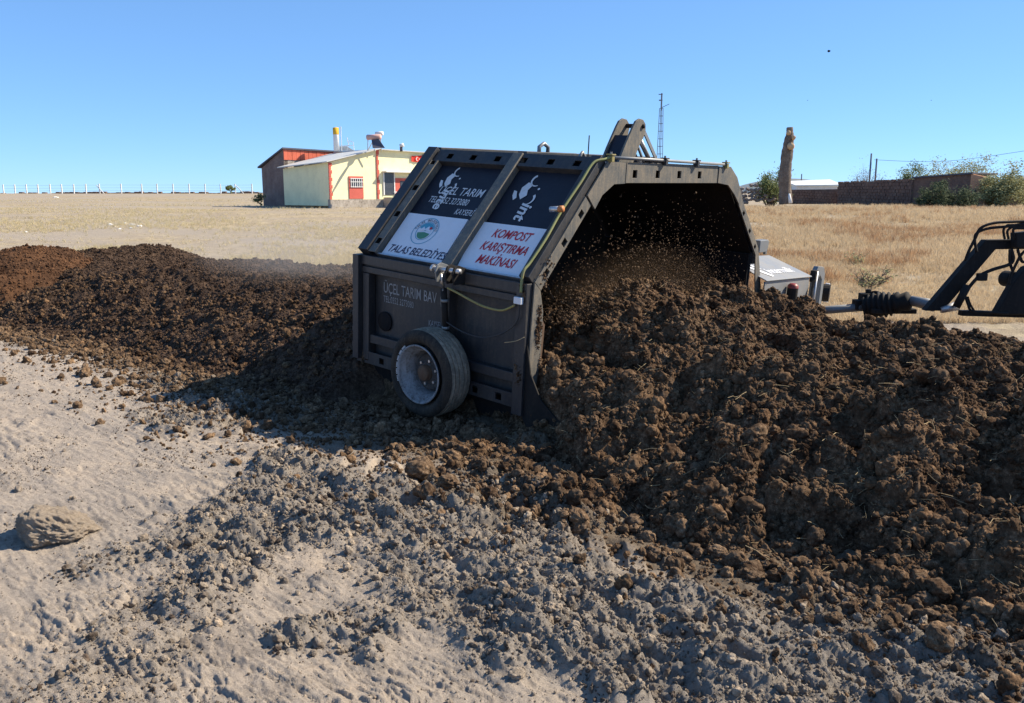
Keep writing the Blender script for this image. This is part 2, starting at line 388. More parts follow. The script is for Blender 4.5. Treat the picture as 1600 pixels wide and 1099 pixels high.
def gmask(x, y):
    mud, d, a, n = masks(x, y)
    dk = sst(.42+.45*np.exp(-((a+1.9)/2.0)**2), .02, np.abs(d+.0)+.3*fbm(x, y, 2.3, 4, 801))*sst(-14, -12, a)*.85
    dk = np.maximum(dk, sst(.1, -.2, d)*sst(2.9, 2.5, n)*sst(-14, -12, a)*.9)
    dist = np.hypot(x, y)
    edge = 14.5+3.2*fbm(x, y, .22, 3, 811)-3*sst(2, 8, x)
    straw = sst(-1.2, 2.2, dist-edge)*sst(2.0, 3.2, n)
    straw = np.maximum(straw, sst(-1.0, 3.0, dist-17.5))
    return np.stack([mud, dk, straw, np.ones_like(x)], -1)
th_f = np.radians(np.linspace(-36, 36, 800))
th_c = np.radians(np.concatenate([np.arange(-180, -36, 4.0), np.degrees(th_f), np.arange(40, 184, 4.0)]))
rs = np.concatenate([[.05, .5, 1.0, 1.5], geo(1.9, 2.7, .02), geo(2.75, 10, .0030), geo(10.1, 22, .0065), geo(22.3, 60, .02), geo(61, 500, .045)])
def keep_ground(x, y, z):
    p = np.maximum(pile_right(x, y, False), pile_left(x, y, False)); return (p-ground_h(x, y, False) < .16)
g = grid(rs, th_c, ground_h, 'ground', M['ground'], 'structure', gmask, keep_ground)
g['label'] = 'pale grey trampled soil running into a dry straw meadow'

th_p = np.radians(np.concatenate([np.arange(-36, 36, .085), np.arange(36.3, 75, .6)]))
def keeper(fn):
    def k(x, y, z): return z > far_h(x, y)-.05
    return k
rp = np.concatenate([geo(2.4, 2.9, .008), geo(2.92, 10.5, .0030)])
w_r = grid(rp, th_p, lambda x, y: pile_right(x, y)+far_h(x, y), 'compost_windrow', M['compost'], None, None, keeper(None))
tag(w_r, 'coarse cloddy brown compost windrow still unturned, running right from the machine mouth', 'compost heap')
th_l = np.radians(np.arange(-40, 6, .085)); rl = geo(6.1, 19, .0042)
w_l = grid(rl, th_l, lambda x, y: pile_left(x, y)+far_h(x, y), 'compost_windrow', M['compost_turned'], None, None, keeper(None))
tag(w_l, 'dark fine freshly turned compost windrow stretching left behind the machine', 'compost heap')
th_h = np.radians(np.arange(-42, -18, .085)); rh = geo(11.5, 19, .0045)
w_h = grid(rh, th_h, lambda x, y: pile_red(x, y)+far_h(x, y), 'compost_heap', M['compost_red'], None, None, keeper(None))
tag(w_h, 'reddish brown rounded compost heap at the far left edge beyond the dark windrow', 'compost heap')

# ------------------------------------------------------------------ clods: prototypes (never linked) scattered with geometry nodes
def noise3(P, fr, seed):
    x, y, z = (P*fr).T
    return (vn(x+z*.7, y-z*.4, seed)+vn(y+x*.3+5, z+x*.6+9, seed+1)+vn(z-y*.5+3, x+y*.2+7, seed+2))/3
def clod_mesh(seed, sub=3, flat=.8, lump=.32, nb=46, facets=3):
    bm = bmesh.new(); bmesh.ops.create_icosphere(bm, subdivisions=sub, radius=1)
    P = np.array([v.co for v in bm.verts]); r_ = np.random.default_rng(seed)
    d = 1+.50*noise3(P, 1.2, seed)+.22*noise3(P, 2.7, seed+9)
    for c_ in r_.normal(size=(facets, 3)):
        c_ /= np.linalg.norm(c_); k = r_.uniform(.6, .85); dd = (P*d[:, None])@c_; d = np.where(dd > k, d*(k/np.maximum(dd, 1e-6))**.85, d)
    cen = r_.normal(size=(nb, 3)); cen /= np.linalg.norm(cen, axis=1)[:, None]; bp = np.zeros(len(P))
    for c_ in cen:                                 # crumbs stuck together
        ra = r_.uniform(.16, .48); an = np.arccos(np.clip(P@c_, -1, 1)); bp = np.maximum(bp, np.where(an < ra, np.sqrt(np.maximum(0, 1-(an/ra)**2))*ra*.72, 0))
    d = d*.82+bp*lump*2.0+.10*noise3(P, 8.1, seed+19)+.09*noise3(P, 17, seed+29)
    P = P*d[:, None]*np.array([1, r_.uniform(.75, 1), flat*r_.uniform(.8, 1.1)])
    for v, p in zip(bm.verts, P): v.co = p
    me = bpy.data.meshes.new('clod'); bm.to_mesh(me); bm.free(); me.shade_smooth(); return me
def proto_collection(name, meshes, m):
    col = bpy.data.collections.new(name)
    for k, me in enumerate(meshes):
        me = me.copy(); me.materials.clear(); me.materials.append(m); o = bpy.data.objects.new('%s_%02d' % (name, k), me); col.objects.link(o)
    return col
CL = [clod_mesh(100+k*13, 4) for k in range(8)]
CL_SMALL = [clod_mesh(300+k*13, 3, .85, .36, 22) for k in range(6)]
def scatter(name, col, P, rot, scl, parent=None, label=None, cat=None):
    n = len(P); me = bpy.data.meshes.new(name); me.vertices.add(n); me.vertices.foreach_set('co', np.asarray(P, np.float32).ravel())
    for nm, dat in (('rot', rot), ('scl', scl)):
        at = me.attributes.new(nm, 'FLOAT_VECTOR', 'POINT'); at.data.foreach_set('vector', np.asarray(dat, np.float32).ravel())
    o = bpy.data.objects.new(name, me); C.objects.link(o)
    ng = bpy.data.node_groups.new(name+'_nodes', 'GeometryNodeTree')
    ng.interface.new_socket('Geometry', in_out='INPUT', socket_type='NodeSocketGeometry'); ng.interface.new_socket('Geometry', in_out='OUTPUT', socket_type='NodeSocketGeometry')
    N = ng.nodes; gi = N.new('NodeGroupInput'); go = N.new('NodeGroupOutput'); ip = N.new('GeometryNodeInstanceOnPoints'); ci = N.new('GeometryNodeCollectionInfo')
    ci.inputs[0].default_value = col; ci.inputs[1].default_value = True; ci.inputs[2].default_value = True
    def att(nm):
        a = N.new('GeometryNodeInputNamedAttribute'); a.data_type = 'FLOAT_VECTOR'; a.inputs[0].default_value = nm; return a.outputs[0]
    ng.links.new(gi.outputs[0], ip.inputs['Points']); ng.links.new(ci.outputs[0], ip.inputs['Instance']); ip.inputs['Pick Instance'].default_value = True
    ng.links.new(att('rot'), ip.inputs['Rotation']); ng.links.new(att('scl'), ip.inputs['Scale']); ng.links.new(ip.outputs[0], go.inputs[0])
    md = o.modifiers.new('scatter', 'NODES'); md.node_group = ng
    o['kind'] = 'stuff'
    if parent: o.parent = parent
    if label: o['label'] = label
    if cat: o['category'] = cat
    return o
def rots(n, full=True):
    r_ = rng.uniform(0, 2*PI, (n, 3))
    if not full: r_[:, :2] = rng.normal(0, .22, (n, 2))
    return r_
def sample_an(n, a0, a1, n0, n1):
    a = rng.uniform(a0, a1, n); b = rng.uniform(n0, n1, n); return from_an(a, b)+(a, b)
def sizes(n, lo, hi, k=2.2):
    u = rng.random(n); return lo*(1-u*(1-(lo/hi)**k))**(-1/k)
def clods(fn, n, area, lo, hi, col, name, parent, sink=.3, k=2.2, cond=None):
    x, y, a, b = sample_an(n, *area); s_ = sizes(n, lo, hi, k)
    h = fn(x, y); z = h+far_h(x, y); ok = h > .0
    if cond is not None: ok &= cond(x, y, a, b)
    x, y, z, s_ = x[ok], y[ok], z[ok], s_[ok]
    P = np.stack([x, y, z+s_*(.35-sink*rng.random(len(s_))*1.5)], -1)
    return scatter(name, col, P, rots(len(P)), np.repeat(s_[:, None], 3, 1)*rng.uniform(.75, 1.2, (len(P), 3)), parent)
pc = proto_collection('compost_clod', CL, M['compost']); pcs = proto_collection('compost_crumb', CL_SMALL, M['compost'])
ptan = proto_collection('tan_clod', CL, M['clod_tan'])
pt = proto_collection('turned_clod', CL_SMALL, M['compost_turned']); pr = proto_collection('red_clod', CL_SMALL, M['compost_red'])
pg = proto_collection('grey_clod', CL, M['clod_grey']); pgs = proto_collection('grey_crumb', CL_SMALL, M['clod_grey'])
noleg = lambda x, y, a, b: ~((a < .03) & (a > -2.0) & ((np.abs(np.abs(b)-1.85) < .16)))
clods(pile_right, 4200, (-1.6, 5.2, -3.1, 2.5), .030, .080, pc, 'clod_layer', w_r, .55, 2.6, noleg)
clods(pile_right, 42000, (-1.6, 5.2, -3.1, 2.5), .012, .034, pc, 'small_clod_layer', w_r, .45, 1.8, noleg)
clods(pile_right, 190000, (-1.2, 5.2, -3.1, 2.5), .004, .013, pcs, 'crumb_layer', w_r, .2, 1.3)
clods(pile_right, 500, (-.6, 5.2, -3.2, 1.5), .035, .075, ptan, 'dry_clod_layer', w_r, .5, 2.4, noleg)
clods(pile_left, 95000, (-13, -1.9, -2.6, 2.4), .007, .026, pt, 'clod_layer', w_l, .3, 1.8)
clods(pile_left, 1800, (-12.5, -2.1, -2.6, -1.2), .022, .050, pc, 'coarse_clod_layer', w_l, .4, 2.6)
n_ = 22000; xx = rng.uniform(-10.2, -6.1, n_); yy = rng.uniform(11.5, 15.3, n_); hh = pile_red(xx, yy); ok = hh > 0
s_ = sizes(n_, .007, .028, 2)[ok]
scatter('clod_layer', pr, np.stack([xx[ok], yy[ok], hh[ok]+far_h(xx[ok], yy[ok])+s_*.2], -1), rots(ok.sum()), np.repeat(s_[:, None], 3, 1), w_h)

# spilled clods in front of the foot (dark / tan) and grey mud crumbs over the soil
def on_ground(n, area, lo, hi, k, prob, col, name, label, sink=.35):
    x, y, a, b = sample_an(n, *area); mud, d, _, _ = masks(x, y); s_ = sizes(n, lo, hi, k)
    p = prob(x, y, d, mud, a, b); ok = (rng.random(n) < p) & (np.maximum(pile_right(x, y, False), pile_left(x, y, False)) < .12) & (np.abs(np.arctan2(x, y)) < .75) & (y > 1)
    ok &= ~((a < .1) & (a > -1.95) & (b > -1.95) & (b < -1.75))
    x, y, s_ = x[ok], y[ok], s_[ok]
    P = np.stack([x, y, ground_h(x, y)+s_*(.45-sink*rng.random(len(s_)))], -1)
    return scatter(name, col, P, rots(len(P)), np.repeat(s_[:, None], 3, 1)*rng.uniform(.7, 1.2, (len(P), 3)), None, label, 'clods')
spill = lambda x, y, d, mud, a, b: np.exp(-np.clip(d, 0, 9)/(.20+.20*np.exp(-((a+1.9)/2.0)**2)))*.95*(d > -.5)+.01
on_ground(26000, (-13, 5, -3.9, -1.8), .012, .06, 1.9, spill, ptan, 'spilled_clods', 'tan and brown clods spilled along the foot of both windrows')
on_ground(60000, (-13, 5, -4.0, -1.8), .005, .018, 1.7, lambda x, y, d, mud, a, b: np.exp(-np.clip(d, 0, 9)/(.22+.22*np.exp(-((a+1.9)/2.0)**2)))*.9+.015, pcs, 'spilled_crumbs', 'small dark crumbs of compost spilled beside the windrows')
on_ground(150000, (-9.5, 4.5, -7.6, -2.4), .005, .034, 2.0, lambda x, y, d, mud, a, b: (mud*.65+.035*(fbm(x, y, 1.7, 4, 61) > .1))*(d > -.1), pg, 'mud_clods', 'grey lumps of dried mud churned up on the pale soil')
on_ground(420000, (-9.5, 4.5, -7.6, -2.4), .002, .0075, 1.6, lambda x, y, d, mud, a, b: (mud*.6+.06+.26*sst(-.1, .4, fbm(x, y, 1.7, 4, 61)))*(d > -.1), pgs, 'mud_crumbs', 'tiny grey crumbs littering the pale trampled soil')

# larger clods one can pick out, each an object of its own
BIG = [clod_mesh(900+k*7, 5, .85, .36, 90) for k in range(6)]
for me in BIG: me.materials.append(M['clod_tan'])
BIGG = [me.copy() for me in BIG]
for me in BIGG: me.materials.clear(); me.materials.append(M['clod_grey'])
def surf(x, y):
    x = np.array([x]); y = np.array([y]); return float(max(ground_h(x, y)[0], pile_right(x, y)[0]+far_h(x, y)[0], pile_left(x, y)[0]+far_h(x, y)[0]))
def px_ground(u, v, z=0.0):
    p = W3(u, v, 1.0)-Vector((0, 0, HC)); t = (z-HC)/p.z; return p.x*t, p.y*t
def big(u, v, r_px, meshes, k, label, group=None, z=0.0):
    x, y = px_ground(u, v+r_px*.5, z); r = r_px*math.hypot(y, HC)/F*.82
    o = bpy.data.objects.new('clod', meshes[k % 6]); C.objects.link(o)
    o.location = (x, y, surf(x, y)+r*.35); o.rotation_euler = (random.uniform(-.4, .4), random.uniform(-.4, .4), random.uniform(0, 6.28)); o.scale = (r,)*3
    return tag(o, label, 'clod', group)
big(655, 712, 30, BIG, 0, 'largest rounded tan clod just below and in front of the tyre', z=.1)
big(612, 690, 17, BIG, 1, 'tan clod directly below the tyre left of the largest clod', z=.08)
big(700, 745, 20, BIG, 2, 'brown clod to the lower right of the largest rounded clod', z=.08)
big(1178, 690, 26, BIG, 3, 'large clod standing proud on the windrow slope right of the machine leg', z=.35)
big(1150, 840, 24, BIG, 4, 'grey brown clod at the foot of the unturned windrow, lower middle', z=.1)
big(905, 800, 22, BIG, 5, 'brown clod at the foot of the windrow below the machine toe', z=.05)
big(132, 588, 11, BIG, 1, 'lone dark clod lying on the pale soil at far left below the turned windrow')
big(205, 882, 9, BIGG, 2, 'small dark grey clod on the soil right of and below the big pale rock')
big(760, 922, 13, BIGG, 1, 'grey clod on the soil at the left end of the lower mud patch')
big(808, 1052, 16, BIGG, 3, 'grey clod on the soil near the bottom edge, middle')
big(1440, 945, 18, BIG, 0, 'rounded tan clod on the mud below the windrow at lower right')
big(1255, 770, 16, BIG, 2, 'pale tan clod half way down the windrow slope, right of centre', z=.25)
for k in range(110):
    a_ = random.uniform(-9, 3.6); n0 = float(foot(np.array([a_]))[0])+random.gauss(-.12, .17); x, y = from_an(a_, n0)
    if abs(x/y) > .62 or (-1.3 < a_ < -.2 and n0 > -2.25): continue
    r = random.uniform(.03, .058) if a_ > -4 else random.uniform(.025, .05)
    o = bpy.data.objects.new('clod', BIG[k % 6]); C.objects.link(o); o.location = (x, y, surf(x, y)+r*.35)
    o.rotation_euler = (random.uniform(-.5, .5), random.uniform(-.5, .5), random.uniform(0, 6.28)); o.scale = (r,)*3
    tag(o, 'rounded tan clod among many lying along the foot of the windrows', 'clod', 'clods along the foot of the windrows')

# the big pale rock
def rock():
    me = clod_mesh(81, 6, .80, .16, 170, 8); P = np.array([v.co for v in me.vertices])
    P[:, 2] = np.maximum(P[:, 2], -.40)-.10*P[:, 0]
    for v, p in zip(me.vertices, P): v.co = p
    me.name = 'rock'
    me.materials.append(rough_mat('rock_stone', [(.30, (.20, .16, .125)), (.45, (.37, .30, .23)), (.58, (.47, .385, .295)), (.72, (.40, .28, .20))], 7, 60, 1.0, .02))
    o = bpy.data.objects.new('rock', me); C.objects.link(o)
    x, y = px_ground(84, 836); o.location = (x, y, surf(x, y)+.06); o.rotation_euler = (.0, .0, .25); o.scale = (.25, .20, .20)
    tag(o, 'big crumbly pale brown rock lying alone on the soil at lower left', 'rock')
rock()

# straw bits on the unturned windrow
def straw_meshes():
    out = []
    for k in range(4):
        mb = MB(); x = 0; pts = [Vector((-.5, 0, 0)), Vector((-.1, random.uniform(-.08, .08), random.uniform(0, .06))), Vector((.25, random.uniform(-.1, .1), .02)), Vector((.5, random.uniform(-.15, .15), random.uniform(-.05, .05)))]
        mb.tube(pts, .012, 4); me = bpy.data.meshes.new('straw'); me.from_pydata(mb.v, [], mb.f); out.append(me)
    return out
M['straw'] = rough_mat('straw', [(.3, (.30, .22, .12)), (.7, (.50, .40, .24))], 5, 30, .1)
ps = proto_collection('straw_bit', straw_meshes(), M['straw'])
x, y, a, b = sample_an(4200, 0, 5.2, -3.3, 1.8); h = pile_right(x, y); ok = h > -.1
P = np.stack([x[ok], y[ok], np.maximum(h[ok], 0)+far_h(x[ok], y[ok])+.03], -1)
scatter('straw_bits', ps, P, np.stack([rng.normal(0, .3, len(P)), rng.normal(0, .35, len(P)), rng.uniform(0, 6.28, len(P))], -1), np.repeat(sizes(len(P), .03, .15, 1.9)[:, None], 3, 1), w_r)

# ------------------------------------------------------------------ dry meadow grass
M['grass'] = rough_mat('dry_grass', [(.3, (.42, .32, .205)), (.5, (.56, .44, .285)), (.7, (.68, .56, .38))], 1.2, 6, .1)
M['grass_pale'] = rough_mat('pale_grass', [(.3, (.50, .41, .25)), (.5, (.62, .53, .33)), (.7, (.72, .63, .42))], 1.2, 6, .1)
M['weed'] = rough_mat('brown_weed', [(.3, (.26, .15, .08)), (.5, (.40, .25, .14)), (.7, (.50, .34, .2))], 1.2, 6, .1)
def translucent(m, f=.45):
    nt = m.node_tree; p = nt.nodes['Principled BSDF']; out = nt.nodes['Material Output']
    t = nt.nodes.new('ShaderNodeBsdfTranslucent'); mx = nt.nodes.new('ShaderNodeMixShader'); mx.inputs[0].default_value = f
    nt.links.new(p.inputs['Base Color'].links[0].from_socket, t.inputs[0]); nt.links.new(p.outputs[0], mx.inputs[1]); nt.links.new(t.outputs[0], mx.inputs[2]); nt.links.new(mx.outputs[0], out.inputs[0])
for k in ('grass', 'grass_pale', 'weed'): translucent(M[k])
def tuft(nb, seed, spread=.10, lean=.35, w=.014):
    r_ = random.Random(seed); mb = MB()
    for k in range(nb):
        an = r_.uniform(0, 2*PI); r0 = spread*math.sqrt(r_.random()); x0, y0 = r0*math.cos(an), r0*math.sin(an)
        hgt = r_.uniform(.45, 1.0); la = r_.uniform(0, 2*PI); l = lean*r_.random()*hgt; fa = r_.uniform(0, PI); dx, dy = w*math.cos(fa), w*math.sin(fa)
        p1 = (x0+l*.35*math.cos(la), y0+l*.35*math.sin(la), hgt*.55); p2 = (x0+l*math.cos(la), y0+l*math.sin(la), hgt)
        mb.add([(x0-dx, y0-dy, 0), (x0+dx, y0+dy, 0), (p1[0]+dx*.8, p1[1]+dy*.8, p1[2]), (p1[0]-dx*.8, p1[1]-dy*.8, p1[2]), (p2[0]+dx*.35, p2[1]+dy*.35, p2[2]), (p2[0]-dx*.35, p2[1]-dy*.35, p2[2])], [(0, 1, 2, 3), (3, 2, 4, 5)])
    me = bpy.data.meshes.new('tuft'); me.from_pydata(mb.v, [], mb.f); return me
TU = [tuft(22, k, .35, .5, .017) for k in range(6)]
pgr = proto_collection('grass_tuft', TU, M['grass']); pgp = proto_collection('pale_tuft', TU, M['grass_pale']); pwd = proto_collection('weed_tuft', TU, M['weed'])
def field(n, x0, x1, y0, y1, hs, prob, col, name, label):
    u = rng.random(n); y = 1/(1/y0-u*(1/y0-1/y1)); t = rng.uniform(x0, x1, n); x = t*y      # denser near, thinner far
    ok = rng.random(n) < prob(x, y); x, y = x[ok], y[ok]; s_ = hs(len(x), x, y)
    P = np.stack([x, y, ground_h(x, y)-.01], -1); sc = np.stack([s_*1.1, s_*1.1, s_], -1)
    return scatter(name, col, P, rots(len(P), False), sc, None, label, 'grass')
def an_n(x, y): return to_an(x, y)[1]
tall = lambda x, y: np.clip(.15+1.4*sst(17.5, 21, y+1.5*fbm(x, y, .3, 3, 901))*sst(-4, 0, x-1)*sst(-.6, .35, fbm(x, y, .35, 3, 903)), 0, 1)*(an_n(x, y) > 3.2)
field(90000, .12, .68, 11.5, 58, lambda n, x, y: rng.uniform(.10, .30, n)*(.55+.45*sst(17, 21, y)), tall, pgr, 'dry_grass', 'tall dry golden grass covering the meadow at right')
field(26000, .12, .68, 15, 50, lambda n, x, y: rng.uniform(.12, .38, n), lambda x, y: tall(x, y)*sst(0, .35, fbm(x, y, .5, 3, 907)), pwd, 'dry_weeds', 'reddish brown dry weeds standing among the golden grass')
field(60000, -.72, .2, 15.5, 90, lambda n, x, y: rng.uniform(.05, .17, n)*(1+.6*sst(-6, 0, x)), lambda x, y: np.clip(.04+.9*sst(-.1, .25, fbm(x, y, .16, 4, 909))+.5*sst(-8, -1, x)*sst(-.2, .2, fbm(x, y, .3, 3, 911)), 0, 1)*(an_n(x, y) > 3.0), pgp, 'pale_stubble', 'short pale stubble grass covering the meadow at left')

# ------------------------------------------------------------------ the compost turner
WD, TW, KN, TP, LN = 1.857, 1.038, 1.228, 2.107, 1.921
root = empty('compost_turner', (OX, OY, OZ), 0, 'black steel compost turning machine with white lettered signs and one tyre, straddling the windrow', 'compost turner')
Rz = Matrix.Rotation(YAW, 3, 'Z'); Ry = Matrix.Rotation(PIT, 3, 'Y'); Rx = Matrix.Rotation(ROL, 3, 'X')
root.rotation_euler = (Rz @ Ry @ Rx).to_euler()
bpy.context.view_layer.update()
SV = Vector((0, WD-TW, TP-KN)); SL = SV.length; SV.normalize(); NV = Vector((0, -(TP-KN), WD-TW)).normalized()
def U(x, s_, o=0): return Vector((x, -WD, KN))+SV*s_+NV*o
def Lo(x, z, o=0): return Vector((x, -WD-o, z))
def Fr(y, z, o=0): return Vector((o, y, z))
def Tp(x, y, o=0): return Vector((x, y, TP+o))
def mir(fn): return lambda a, b, o=0: Vector((fn(a, b, o).x, -fn(a, b, o).y, fn(a, b, o).z))

def text(body, fn, x, y, size, m, name, parent, sx=1.0, shear=0, bold=0, o=.004, rot=0, align='LEFT', space=1.0):
    cu = bpy.data.curves.new('t', 'FONT'); cu.body = body; cu.size = size; cu.shear = shear; cu.offset = bold*size; cu.align_x = align
    cu.resolution_u = 3; cu.space_character = space
    ob = bpy.data.objects.new('t', cu); C.objects.link(ob); bpy.context.view_layer.update()
    dg = bpy.context.evaluated_depsgraph_get(); me = bpy.data.meshes.new_from_object(ob.evaluated_get(dg))
    bpy.data.objects.remove(ob); me.name = name
    ca, sa = math.cos(rot), math.sin(rot)
    for v in me.vertices:
        a, b = v.co.x*sx, v.co.y
        v.co = fn(x+a*ca-b*sa, y+a*sa+b*ca, o)
    me.materials.clear(); me.materials.append(m)
    q = bpy.data.objects.new(name, me); C.objects.link(q); q.parent = parent; return q

# skins
for fn_u, fn_l in ((U, Lo), (mir(U), mir(Lo))):
    MB().plate(fn_u, -LN, -.02, 0, SL, [], -.022, -.012).build('upper_panel', M['navy'], root)
    MB().plate(fn_l, -LN, -.02, .30, KN, [], -.05, -.04).build('side_panel', M['side'], root)
MB().plate(Tp, -LN, -.02, -TW, TW, [], -.022, -.012).build('roof_panel', M['navy'], root)
# inner lining blacked to put the tunnel's shade into its colour
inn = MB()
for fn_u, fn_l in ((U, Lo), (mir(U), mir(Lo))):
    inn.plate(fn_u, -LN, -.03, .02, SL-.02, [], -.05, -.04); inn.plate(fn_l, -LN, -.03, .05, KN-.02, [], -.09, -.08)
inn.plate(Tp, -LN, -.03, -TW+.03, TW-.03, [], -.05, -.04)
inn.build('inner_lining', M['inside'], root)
MB().prism([(-WD+.1, .55), (WD-.1, .55), (WD-.1, KN), (TW-.02, TP-.06), (-TW+.02, TP-.06), (-WD+.1, KN)], Fr, -LN+.05, -LN+.07).build('rear_curtain', M['black'], root)
# rotor
rt = MB().tube([(-1.15, -1.74, .55), (-1.15, 1.74, .55)], .16, 16).build('rotor', M['inside'], root, True)
for k in range(44):
    y = -1.68+k*.078; an = k*2.1; d = Vector((math.cos(an), 0, math.sin(an)))
    MB().bar(Vector((-1.15, y, .55))+d*.15, Vector((-1.15, y, .55))+d*.36, .05, .016, (0, 1, 0)).build('tine', M['rust'], rt)

def sq(x, h=.024, w=.028): return x-w, x+w, h
# upper frame members, near side
hol = [(x-.034, x+.034, 1.100, 1.158) for x in (-1.62, -1.335, -1.05, -.76, -.475, -.21)]
MB().plate(U, -1.80, -.10, 1.065, 1.205, hol, .035, .045).build('top_rail', M['frame'], root, bevel=.002)
MB().plate(U, -1.80, -.10, 1.065, 1.075, [], -.012, .035).plate(U, -1.80, -.10, 1.195, 1.205, [], -.012, .035).build('rail_web', M['frame'], root)
hr = [(-1.793, -1.733, s_-.03, s_+.03) for s_ in (.12, .425, .73, 1.04)]
MB().plate(U, -1.805, -1.715, .0, 1.064, hr, .05, .058).plate(U, -1.723, -1.715, 0, 1.064, [], -.012, .05).build('rear_rib', M['ring'], root, bevel=.002)
MB().plate(U, -1.93, -1.812, .0, 1.205, [], -.02, .075).build('rear_edge_beam', M['frame'], root, bevel=.004)
MB().plate(U, -.905, -.80, -.0, 1.20, [], -.012, .06).build('middle_rib', M['ring'], root, bevel=.006)
MB().plate(U, -.095, .0, .0, 1.20, [], -.012, .07).build('front_rib', M['frame'], root, bevel=.005)
MB().plate(U, -1.71, -.91, .004, .018, [], -.012, .03).plate(U, -.795, -.10, .004, .018, [], -.012, .03).build('drip_edge', M['chrome'], root)
# lower frame members
kr = MB(); kr.plate(Lo, -1.93, -.005, 1.145, 1.225, [], -.04, .050); kr.plate(Lo, -1.93, -.005, 1.075, 1.128, [], -.04, .042); kr.plate(Lo, -1.93, -.005, 1.128, 1.145, [], -.04, .022)
kr.build('knee_rail', M['frame'], root, bevel=.004)
MB().plate(Lo, -1.96, -1.885, .30, 1.225, [], -.03, .085).plate(Lo, -1.872, -1.79, .30, 1.07, [], -.03, .045).plate(Lo, -1.886, -1.871, .30, 1.07, [], -.03, .02).build('rear_post', M['frame'], root, bevel=.004)
MB().plate(Lo, -.90, -.80, .30, 1.07, [], -.04, .045).build('middle_post', M['frame'], root, bevel=.004)
MB().plate(Lo, -.10, .0, .22, 1.225, [], -.04, .06).build('front_post', M['frame'], root, bevel=.004)
MB().plate(Lo, -1.79, -.90, .455, .53, [], -.04, .03).plate(Lo, -.80, -.10, .455, .53, [], -.04, .03).build('lower_rail', M['frame'], root, bevel=.004)
hb = [(x-.03, x+.03, .29, .345) for x in (-1.83, -1.62, -1.36, -1.08, -.5, -.25)]
MB().plate(Lo, -1.95, -.10, .265, .375, hb, .03, .042).build('bottom_rail', M['frame'], root, bevel=.002)
MB().lathe([(0, .0), (0, .085), (.02, .088), (.03, .06), (.035, .0)], Lo(-1.66, .66, -.045), (0, -1, 0), 20).build('round_boss', M['inside'], root)  # flat near-black disc on the lower side panel
# rear edge flange bumps
for k in range(5): MB().box(U(-1.945, .15+k*.24, .03), (.03, .04, .05)).build('bolt', M['frame'], root, bevel=.003)
for k in range(6): MB().box(Lo(-1.968, .42+k*.14, .05), (.02, .05, .045)).build('bolt', M['frame'], root, bevel=.003)
# far side posts and rails (plain)
fu, fl_ = mir(U), mir(Lo)
MB().plate(fu, -1.93, -1.80, 0, 1.2, [], -.012, .06).plate(fu, -.9, -.8, 0, 1.2, [], -.012, .06).plate(fl_, -1.93, 0, 1.1, 1.22, [], -.04, .05).plate(fl_, -1.93, -1.8, .3, 1.1, [], -.04, .05).build('far_side_frame', M['frame'], root, bevel=.004)
for y0, y1 in ((-TW, TW),):
    tb = MB(); [tb.plate(Tp, x-.05, x+.05, y0, y1, [], -.012, .05) for x in (-1.87, -.85)]; tb.build('roof_beam', M['frame'], root, bevel=.004)

# ---- front ring facing the compost
ht = [(y-.032, y+.032, 1.985, 2.048) for y in (-.63, -.275, .085, .45)]
MB().plate(Fr, -.78, .80, 1.945, 2.105, ht, .004, .018).plate(Fr, -.78, .80, 2.09, 2.105, [], -.09, .004).plate(Fr, -.78, .80, 1.945, 1.955, [], -.06, .004).build('front_header', M['ring'], root, bevel=.002)
MB().prism([(-.775, 2.107), (-1.035, 2.112), (-1.28, 1.852), (-1.17, 1.745), (-1.085, 1.85), (-.93, 1.935), (-.775, 1.94)], Fr, .008, .026).build('corner_gusset', M['ring'], root, bevel=.003)
MB().prism([(.805, 2.10), (1.04, 2.10), (1.20, 2.00), (1.36, 1.80), (1.30, 1.735), (1.18, 1.83), (1.02, 1.925), (.805, 1.945)], Fr, .008, .026).build('corner_gusset', M['ring'], root, bevel=.003)
MB().plate(Fr, -.775, -.765, 1.945, 2.105, [], .018, .03).build('weld_strip', M['ring'], root)
def slope(p0, p1):       # frame along a sloping side of the opening
    a = Vector((0, *p0)); b = Vector((0, *p1)); e = (b-a).normalized(); q = Vector((0, -e.z, e.y))
    return (lambda u, v, o=0: a+e*u+q*v+Vector((o, 0, 0))), (b-a).length
fnS, lS = slope((-1.850, 1.235), (-1.285, 1.848))
MB().plate(fnS, 0, lS-.004, -.10, -.0, [(u-.03, u+.03, -.08, -.03) for u in (.13, .42, .70)], .004, .018).plate(fnS, 0, lS, -.012, 0, [], -.08, .004).plate(fnS, 0, lS, -.10, -.09, [], -.05, .004).build('front_slope_plate', M['ring'], root, bevel=.002)
MB().prism([(-1.852, 1.232), (-1.78, 1.168), (-1.735, 1.0), (-1.74, .62), (-1.80, .30), (-1.865, .22), (-1.872, .8)], Fr, .004, .018).build('front_leg_plate', M['ring'], root, bevel=.002)
MB().prism([(-1.74, .95), (-1.70, .90), (-1.72, .6), (-1.77, .32), (-1.80, .3), (-1.745, .62)], Fr, -.08, .012).build('leg_lip', M['rust'], root)
fnR, lR = slope((1.365, 1.795), (1.885, 1.262))
MB().plate(fnR, 0, lR, -.085, 0, [(u-.025, u+.025, -.07, -.03) for u in (.16, .42, .66)], .004, .018).plate(fnR, 0, lR, -.012, 0, [], -.08, .004).build('front_slope_plate', M['ring'], root, bevel=.002)
MB().prism([(1.825, 1.205), (1.885, 1.255), (1.99, 1.0), (2.09, .74), (2.12, .2), (1.99, .2), (1.94, .76), (1.875, 1.0)], Fr, .004, .018).build('front_leg_plate', M['ring'], root, bevel=.002)
